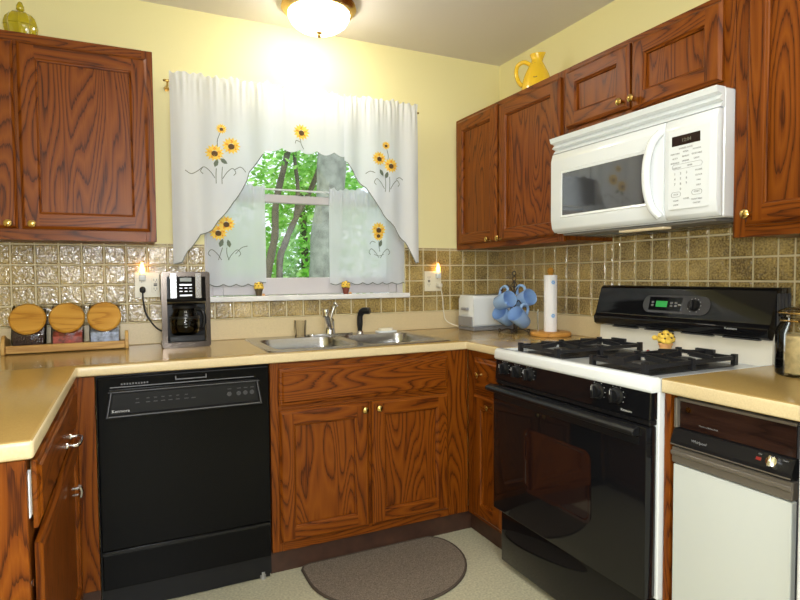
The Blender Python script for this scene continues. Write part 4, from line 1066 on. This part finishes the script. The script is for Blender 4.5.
canister(-2.128, 'glass canister with round wooden lid, rightmost, blue and white packets', BLUEC, .045)

# ------------------------------------------------------------------ things on top of the cabinets
gj = thing('glass_candy_jar', 'yellow ribbed glass candy jar on top of the left upper cabinet', 'jar', (-2.385, -.19, 2.1335))
def ribbed(bm, prof, c, ribs, depth, seg=60):
    R = []
    for r, h in prof:
        R.append([bm.verts.new((c[0]+r*(1-depth*(abs(math.cos(ribs*PI*i/seg)))**.7*(1 if r > .01 else 0))*math.cos(2*PI*i/seg), c[1]+r*(1-depth*(abs(math.cos(ribs*PI*i/seg)))**.7*(1 if r > .01 else 0))*math.sin(2*PI*i/seg), c[2]+h)) for i in range(seg)])
    for a, b in zip(R, R[1:]):
        for i in range(seg): bm.faces.new((a[i], a[(i+1) % seg], b[(i+1) % seg], b[i]))
    bm.faces.new(R[0][::-1]); bm.faces.new(R[-1]); return bm
gc = (-2.385, -.19, 2.1335)
obj('bowl', ribbed(new(), [(.034, 0), (.040, .003), (.050, .022), (.057, .048), (.058, .062)], gc, 10, .10), YELG, gj, 50)
obj('lid', ribbed(new(), [(.059, .063), (.058, .075), (.052, .094), (.038, .110), (.014, .119), (.009, .122)], gc, 10, .10), YELG, gj, 50)
obj('finial', lathe(new(), [(0, .121), (.008, .122), (.014, .130), (.013, .142), (.007, .156), (0, .162)], gc, 18), YELG, gj, 60)
pt = thing('pitcher', 'yellow ceramic pitcher on top of the right upper cabinet', 'pitcher', (-.16, -.545, 2.1055))
pc = (-.16, -.545, 2.1055)
SC = .84
bm = new(); prof = [(r*SC, h*SC) for r, h in [(0, 0), (.076, 0), (.084, .01), (.090, .045), (.087, .085), (.072, .135), (.050, .18), (.034, .208), (.031, .222), (.036, .238), (.041, .252), (.037, .252), (.031, .238), (.026, .22), (.029, .20), (0, .19)]]
lathe(bm, prof, pc, 32)
HV = Vector((-.78, .63, 0)); HU = Vector((0, 0, 1))
for v in bm.verts:
    if v.co.z > pc[2]+.222*SC:
        d = v.co-Vector(pc); k = max(0, -d.dot(HV)/.04); v.co -= HV*(.012*k*k); v.co.z += .007*k*k
obj('body', bm, YELC, pt, 60)
P0 = Vector(pc)
b = new(); tube(b, spline([P0+HV*(.034*SC)+HU*(.195*SC), P0+HV*(.075*SC)+HU*(.215*SC), P0+HV*(.112*SC)+HU*(.195*SC), P0+HV*(.120*SC)+HU*(.15*SC), P0+HV*(.105*SC)+HU*(.10*SC), P0+HV*(.084*SC)+HU*(.075*SC)], 6), .0105, 12); obj('handle', b, YELC, pt, 60)
b = new()
for (a, z) in ((205, .19), (235, .145), (195, .12), (225, .095), (245, .18)):
    a = math.radians(a); r = (.092-max(0, (z-.075))*.46)*SC+.001; p = Vector((pc[0]+r*math.cos(a), pc[1]+r*math.sin(a), pc[2]+z*SC)); tg_ = Vector((-math.sin(a), math.cos(a), 0))
    tube(b, spline([p-tg_*.009+Vector((0, 0, .002)), p, p+tg_*.009+Vector((0, 0, .003))], 3), .0022, 6)
obj('painted_marks', b, mat('brown_glaze', (.25, .10, .01), .4), pt)

# ------------------------------------------------------------------ toaster, mugs, towel, jar
ts = thing('toaster', 'white toaster on the corner counter behind the mugs', 'toaster', (-.23, -.18, .9143))
b = new(); prism(b, rrect(-.258, -.105, .935, 1.108, .022, 5), -.350, -.060, lambda u, d, z: Vector((d, u, z)), .006, seg=2); obj('shell', b, WHITE, ts, 40)
obj('base', bx((-.353, -.262, .9145), (-.057, -.101, .936), .004), mat('grey_base', (.20, .20, .21), .4), ts)
b = new(); box(b, (-.250, .0, .938), (-.113, .010, .992), .003, facing_x(-.3505)); obj('lever_plate', b, mat('grey_plate', (.25, .25, .26), .4), ts)
b = new(); box(b, (-.210, .011, 1.025), (-.155, .03, 1.042), .005, facing_x(-.3395), 2); obj('lever', b, mat('grey_lever', (.3, .3, .31), .4), ts)
b = new()
for y in (-.215, -.150): box(b, (-.31, y-.014, 1.1075), (-.10, y+.014, 1.1088))
obj('slots', b, SLOT, ts)
b = new(); tube(b, spline([MB(-.440, .020, 1.158), MB(-.440, .055, 1.150), MB(-.432, .05, 1.13), MB(-.415, .035, 1.08), MB(-.41, .035, 1.02), MB(-.40, .05, .96), MB(-.345, .11, .925)], 6), .003, 8); box(b, (-.452, .018, 1.150), (-.428, .060, 1.174), .005, MB)
obj('power_cord', b, CORDW, ts, 50)

TX, TY = -.210, -.428
mt = thing('mug_tree', 'dark wire mug tree holding four blue mugs', 'mug tree', (TX, TY, .9143))
b = new(); tube(b, [(TX, TY, .918), (TX, TY, 1.19)], .004, 8)
for s in (-1, 1): tube(b, spline([(TX, TY, 1.15), (TX+.012*s, TY-.004*s, 1.165), (TX+.004*s, TY, 1.185), (TX+.012*s, TY, 1.20), (TX, TY, 1.215)], 5), .0028, 6)
tube(b, [(TX+.011*math.cos(k*PI/8), TY, 1.226+.011*math.sin(k*PI/8)) for k in range(16)], .003, 6, closed=True); obj('post', b, IRON, mt, 60)
for k in range(4):
    a = math.radians(45+90*k); b = new(); R = .072
    tube(b, spline([(TX, TY, .925), (TX+.5*R*math.cos(a), TY+.5*R*math.sin(a), .935), (TX+R*math.cos(a), TY+R*math.sin(a), .922), (TX+1.12*R*math.cos(a), TY+1.12*R*math.sin(a), .922), (TX+1.1*R*math.cos(a), TY+1.1*R*math.sin(a), .934), (TX+.95*R*math.cos(a), TY+.95*R*math.sin(a), .930)], 5), .0036, 6)
    for q in (1.05,): lathe(b, [(0, -.0042), (.004, -.003), (.0045, 0), (.004, .003), (0, .0042)], (TX+R*q*math.cos(a), TY+R*q*math.sin(a), .9187), 8)
    obj('foot', b, IRON, mt, 60)
rv = rt; fv = Vector((fw.x, fw.y, 0)).normalized()   # horizontal directions used to arrange the arms
arms = []
for (ar, af, z) in ((-.060, -.015, 1.130), (.055, .015, 1.130), (-.045, .030, 1.040), (.022, -.058, 1.050)):
    e = Vector((TX, TY, z))+rv*ar+fv*af
    dirv = (rv*ar+fv*af).normalized(); b = new()
    tube(b, spline([(TX, TY, z-.025), Vector((TX, TY, z+.015))+dirv*.015, Vector((TX, TY, z+.036))+dirv*.040, e+Vector((0, 0, .024)), e+dirv*.006+Vector((0, 0, .004)), e+dirv*.012+Vector((0, 0, .012))], 5), .003, 6); obj('hook', b, IRON, mt, 60)
    arms.append((e, dirv))
def mug(lab):
    t = thing('mug', lab, 'mug', (0, 0, 0), 'blue mugs hanging on the wire tree')
    r, h = .043, .098
    b = new(); lathe(b, [(0, .0), (r*.80, 0), (r*.86, .004), (r*.96, h*.5), (r*1.02, h-.002), (r*1.0, h), (r*.97, h-.002), (r*.90, h*.5), (r*.80, .008), (0, .006)], (0, 0, 0), 32)
    obj('cup', b, BLUEM, t, 40)
    b = new(); tube(b, spline([(r*.95, 0, h*.86), (r*1.4, 0, h*.88), (r*1.75, 0, h*.66), (r*1.6, 0, h*.36), (r*.92, 0, h*.18)], 6), [.0075]*25, 10); obj('handle', b, BLUEM, t, 60)
    return t
mug0 = mug('blue mug hanging upper left on the wire mug tree')
labs = ['blue mug hanging upper left on the wire mug tree', 'blue mug hanging upper right on the wire mug tree', 'blue mug hanging lower left, half hidden behind the front mug', 'blue mug hanging lower front, largest in view on the tree']
def dirw(r_, f_, u_): return (rv*r_+fv*f_+Vector((0, 0, u_))).normalized()
# centre in view (right, forward, z) and opening direction, handle direction
spec = [((-.058, -.030, 1.083), dirw(.45, -.78, .28), dirw(.0, .25, 1)), ((.052, -.005, 1.090), dirw(.42, -.80, .30), dirw(-.45, .2, 1)), ((-.050, .012, 1.000), dirw(-.62, -.55, .50), dirw(.5, .2, .9)), ((.016, -.066, .996), dirw(-.60, -.55, .55), dirw(.45, .1, .9))]
for i, (c, ax, hd) in enumerate(spec):
    m_ = mug0 if i == 0 else copy_tree(mug0)
    m_['label'] = labs[i]
    z_ = ax; x_ = (hd-z_*hd.dot(z_)).normalized(); y_ = z_.cross(x_)
    C_ = Vector((TX, TY, 0))+rv*c[0]+fv*c[1]+Vector((0, 0, c[2]))
    R_ = Matrix((x_, y_, z_)).transposed()
    loc = C_-z_*.049
    m_.matrix_world = Matrix.Translation(loc) @ R_.to_4x4()

PX, PY = -.135, -.625
ph = thing('paper_towel_holder', 'round wooden paper towel holder beside the range', 'holder', (PX, PY, .9143))
obj('base', lathe(new(), [(0, 0), (.096, 0), (.100, .004), (.100, .016), (.094, .021), (0, .021)], (PX, PY, .9145), 40), wood('honey_wood', 0, (.60, .30, .07), (.52, .24, .05), (.33, .13, .02), freq=14, rings=4), ph, 40)
obj('post', lathe(new(), [(0, .021), (.011, .021), (.011, .30), (.012, .31), (.018, .318), (.016, .33), (.008, .338), (0, .34)], (PX, PY, .9145), 16), PALEZ, ph, 40)
b = new(); q = Vector((PX, PY, 0))-rv*.060+fv*.01; tube(b, [(q.x, q.y, .934), (q.x, q.y, 1.045)], .004, 8); obj('tear_bar', b, CHROME, ph, 50)
pr = thing('paper_towel_roll', 'nearly used white paper towel roll with blue print', 'paper towel', (PX, PY, .936))
obj('paper', lathe(new(), [(.013, 0), (.0315, 0), (.032, .002), (.032, .278), (.0315, .280), (.013, .280), (.013, 0)], (PX, PY, .9360), 32), PAPER, pr, 40)
b = new()
for (z, n) in ((1.180, 1), (1.165, 0), (1.015, 1), (1.05, 0)):
    a0 = math.atan2(-fv.y, -fv.x)+(.15 if n else .75)
    rr = .009 if n else .004
    for k in range(6 if n else 1):
        da = rr*.7/.0321*math.cos(k*PI/3) if n else 0; dz = rr*.7*math.sin(k*PI/3) if n else 0
        pts = []
        for j in range(8):
            aa = a0+da+(rr*.5*math.cos(j*PI/4))/.0321; pts.append(b.verts.new((PX+.0324*math.cos(aa), PY+.0324*math.sin(aa), z+dz+rr*.5*math.sin(j*PI/4))))
        b.faces.new(pts)
obj('printed_flowers', b, BLUEP, pr)

JX, JY = -.232, -1.862
gjar = thing('glass_jar', 'clear glass storage jar with wire clamp on the right counter', 'jar', (JX, JY, .9143))
obj('glass_body', lathe(new(), [(0, 0), (.066, 0), (.073, .006), (.074, .02), (.074, .125), (.068, .145), (.060, .158), (.060, .172), (.066, .174), (.066, .180), (.056, .180), (.056, .156), (.069, .125), (.070, .01), (0, .006)], (JX, JY, .9145), 36), JARG, gjar, 40)
obj('contents', lathe(new(), [(0, .007), (.066, .011), (.067, .09), (.050, .118), (0, .125)], (JX, JY, .9145), 28), CONTENT, gjar, 50)
obj('glass_lid', lathe(new(), [(.058, .182), (.067, .182), (.067, .190), (.05, .200), (.02, .204), (0, .204)], (JX, JY, .9145), 32), JARG, gjar, 40)
b = new(); tube(b, [(JX+.063*math.cos(k*PI/12), JY+.063*math.sin(k*PI/12), .9145+.163) for k in range(24)], .0025, 6, closed=True)
tube(b, [(JX+.069*math.cos(k*PI/12), JY+.069*math.sin(k*PI/12), .9145+.186) for k in range(24)], .0022, 6, closed=True)
c = Vector((JX, JY, 0))-rv*.05-fv*.045; tube(b, spline([(c.x, c.y, 1.077), (c.x-.008, c.y-.01, 1.09), (c.x-.004, c.y-.008, 1.105), (c.x+.008, c.y, 1.103)], 5), .003, 6)
obj('wire_clamp', b, GOLDB, gjar, 60)

# ------------------------------------------------------------------ rug
bm = new(); RX0, RX1, RY0, RY1 = -1.412, -.742, -1.00, -.574
pts = []
n = 44
pts = [(RX0, RY1-.03), (RX0+.012, RY1-.008), (RX0+.035, RY1)]
pts += [(RX1-.085+.085*math.sin(k*PI/16), RY1-.14+.14*math.cos(k*PI/16)) for k in range(9)]
for k in range(1, 13):
    a = k*PI/24; pts.append((RX1-.33+.33*math.cos(a), RY1-.14-.31*math.sin(a)))
for k in range(1, 13):
    a = PI/2+k*PI/24; pts.append((RX0+.33+.33*math.cos(a), RY1-.14-.31*math.sin(a)))
b = new(); prism(b, pts, .0005, .010, lambda u, d, v: Vector((u, v, d)), .003); rug = thing('kitchen_rug', 'brown half-round kitchen rug on the floor before the sink', 'rug', (-1.08, -.78, 0))
obj('pile', b, RUGM, rug)
b = new(); tube(b, [(p[0], p[1], .006) for p in pts], .006, 8, closed=True); obj('binding', b, RUGE, rug, 60)
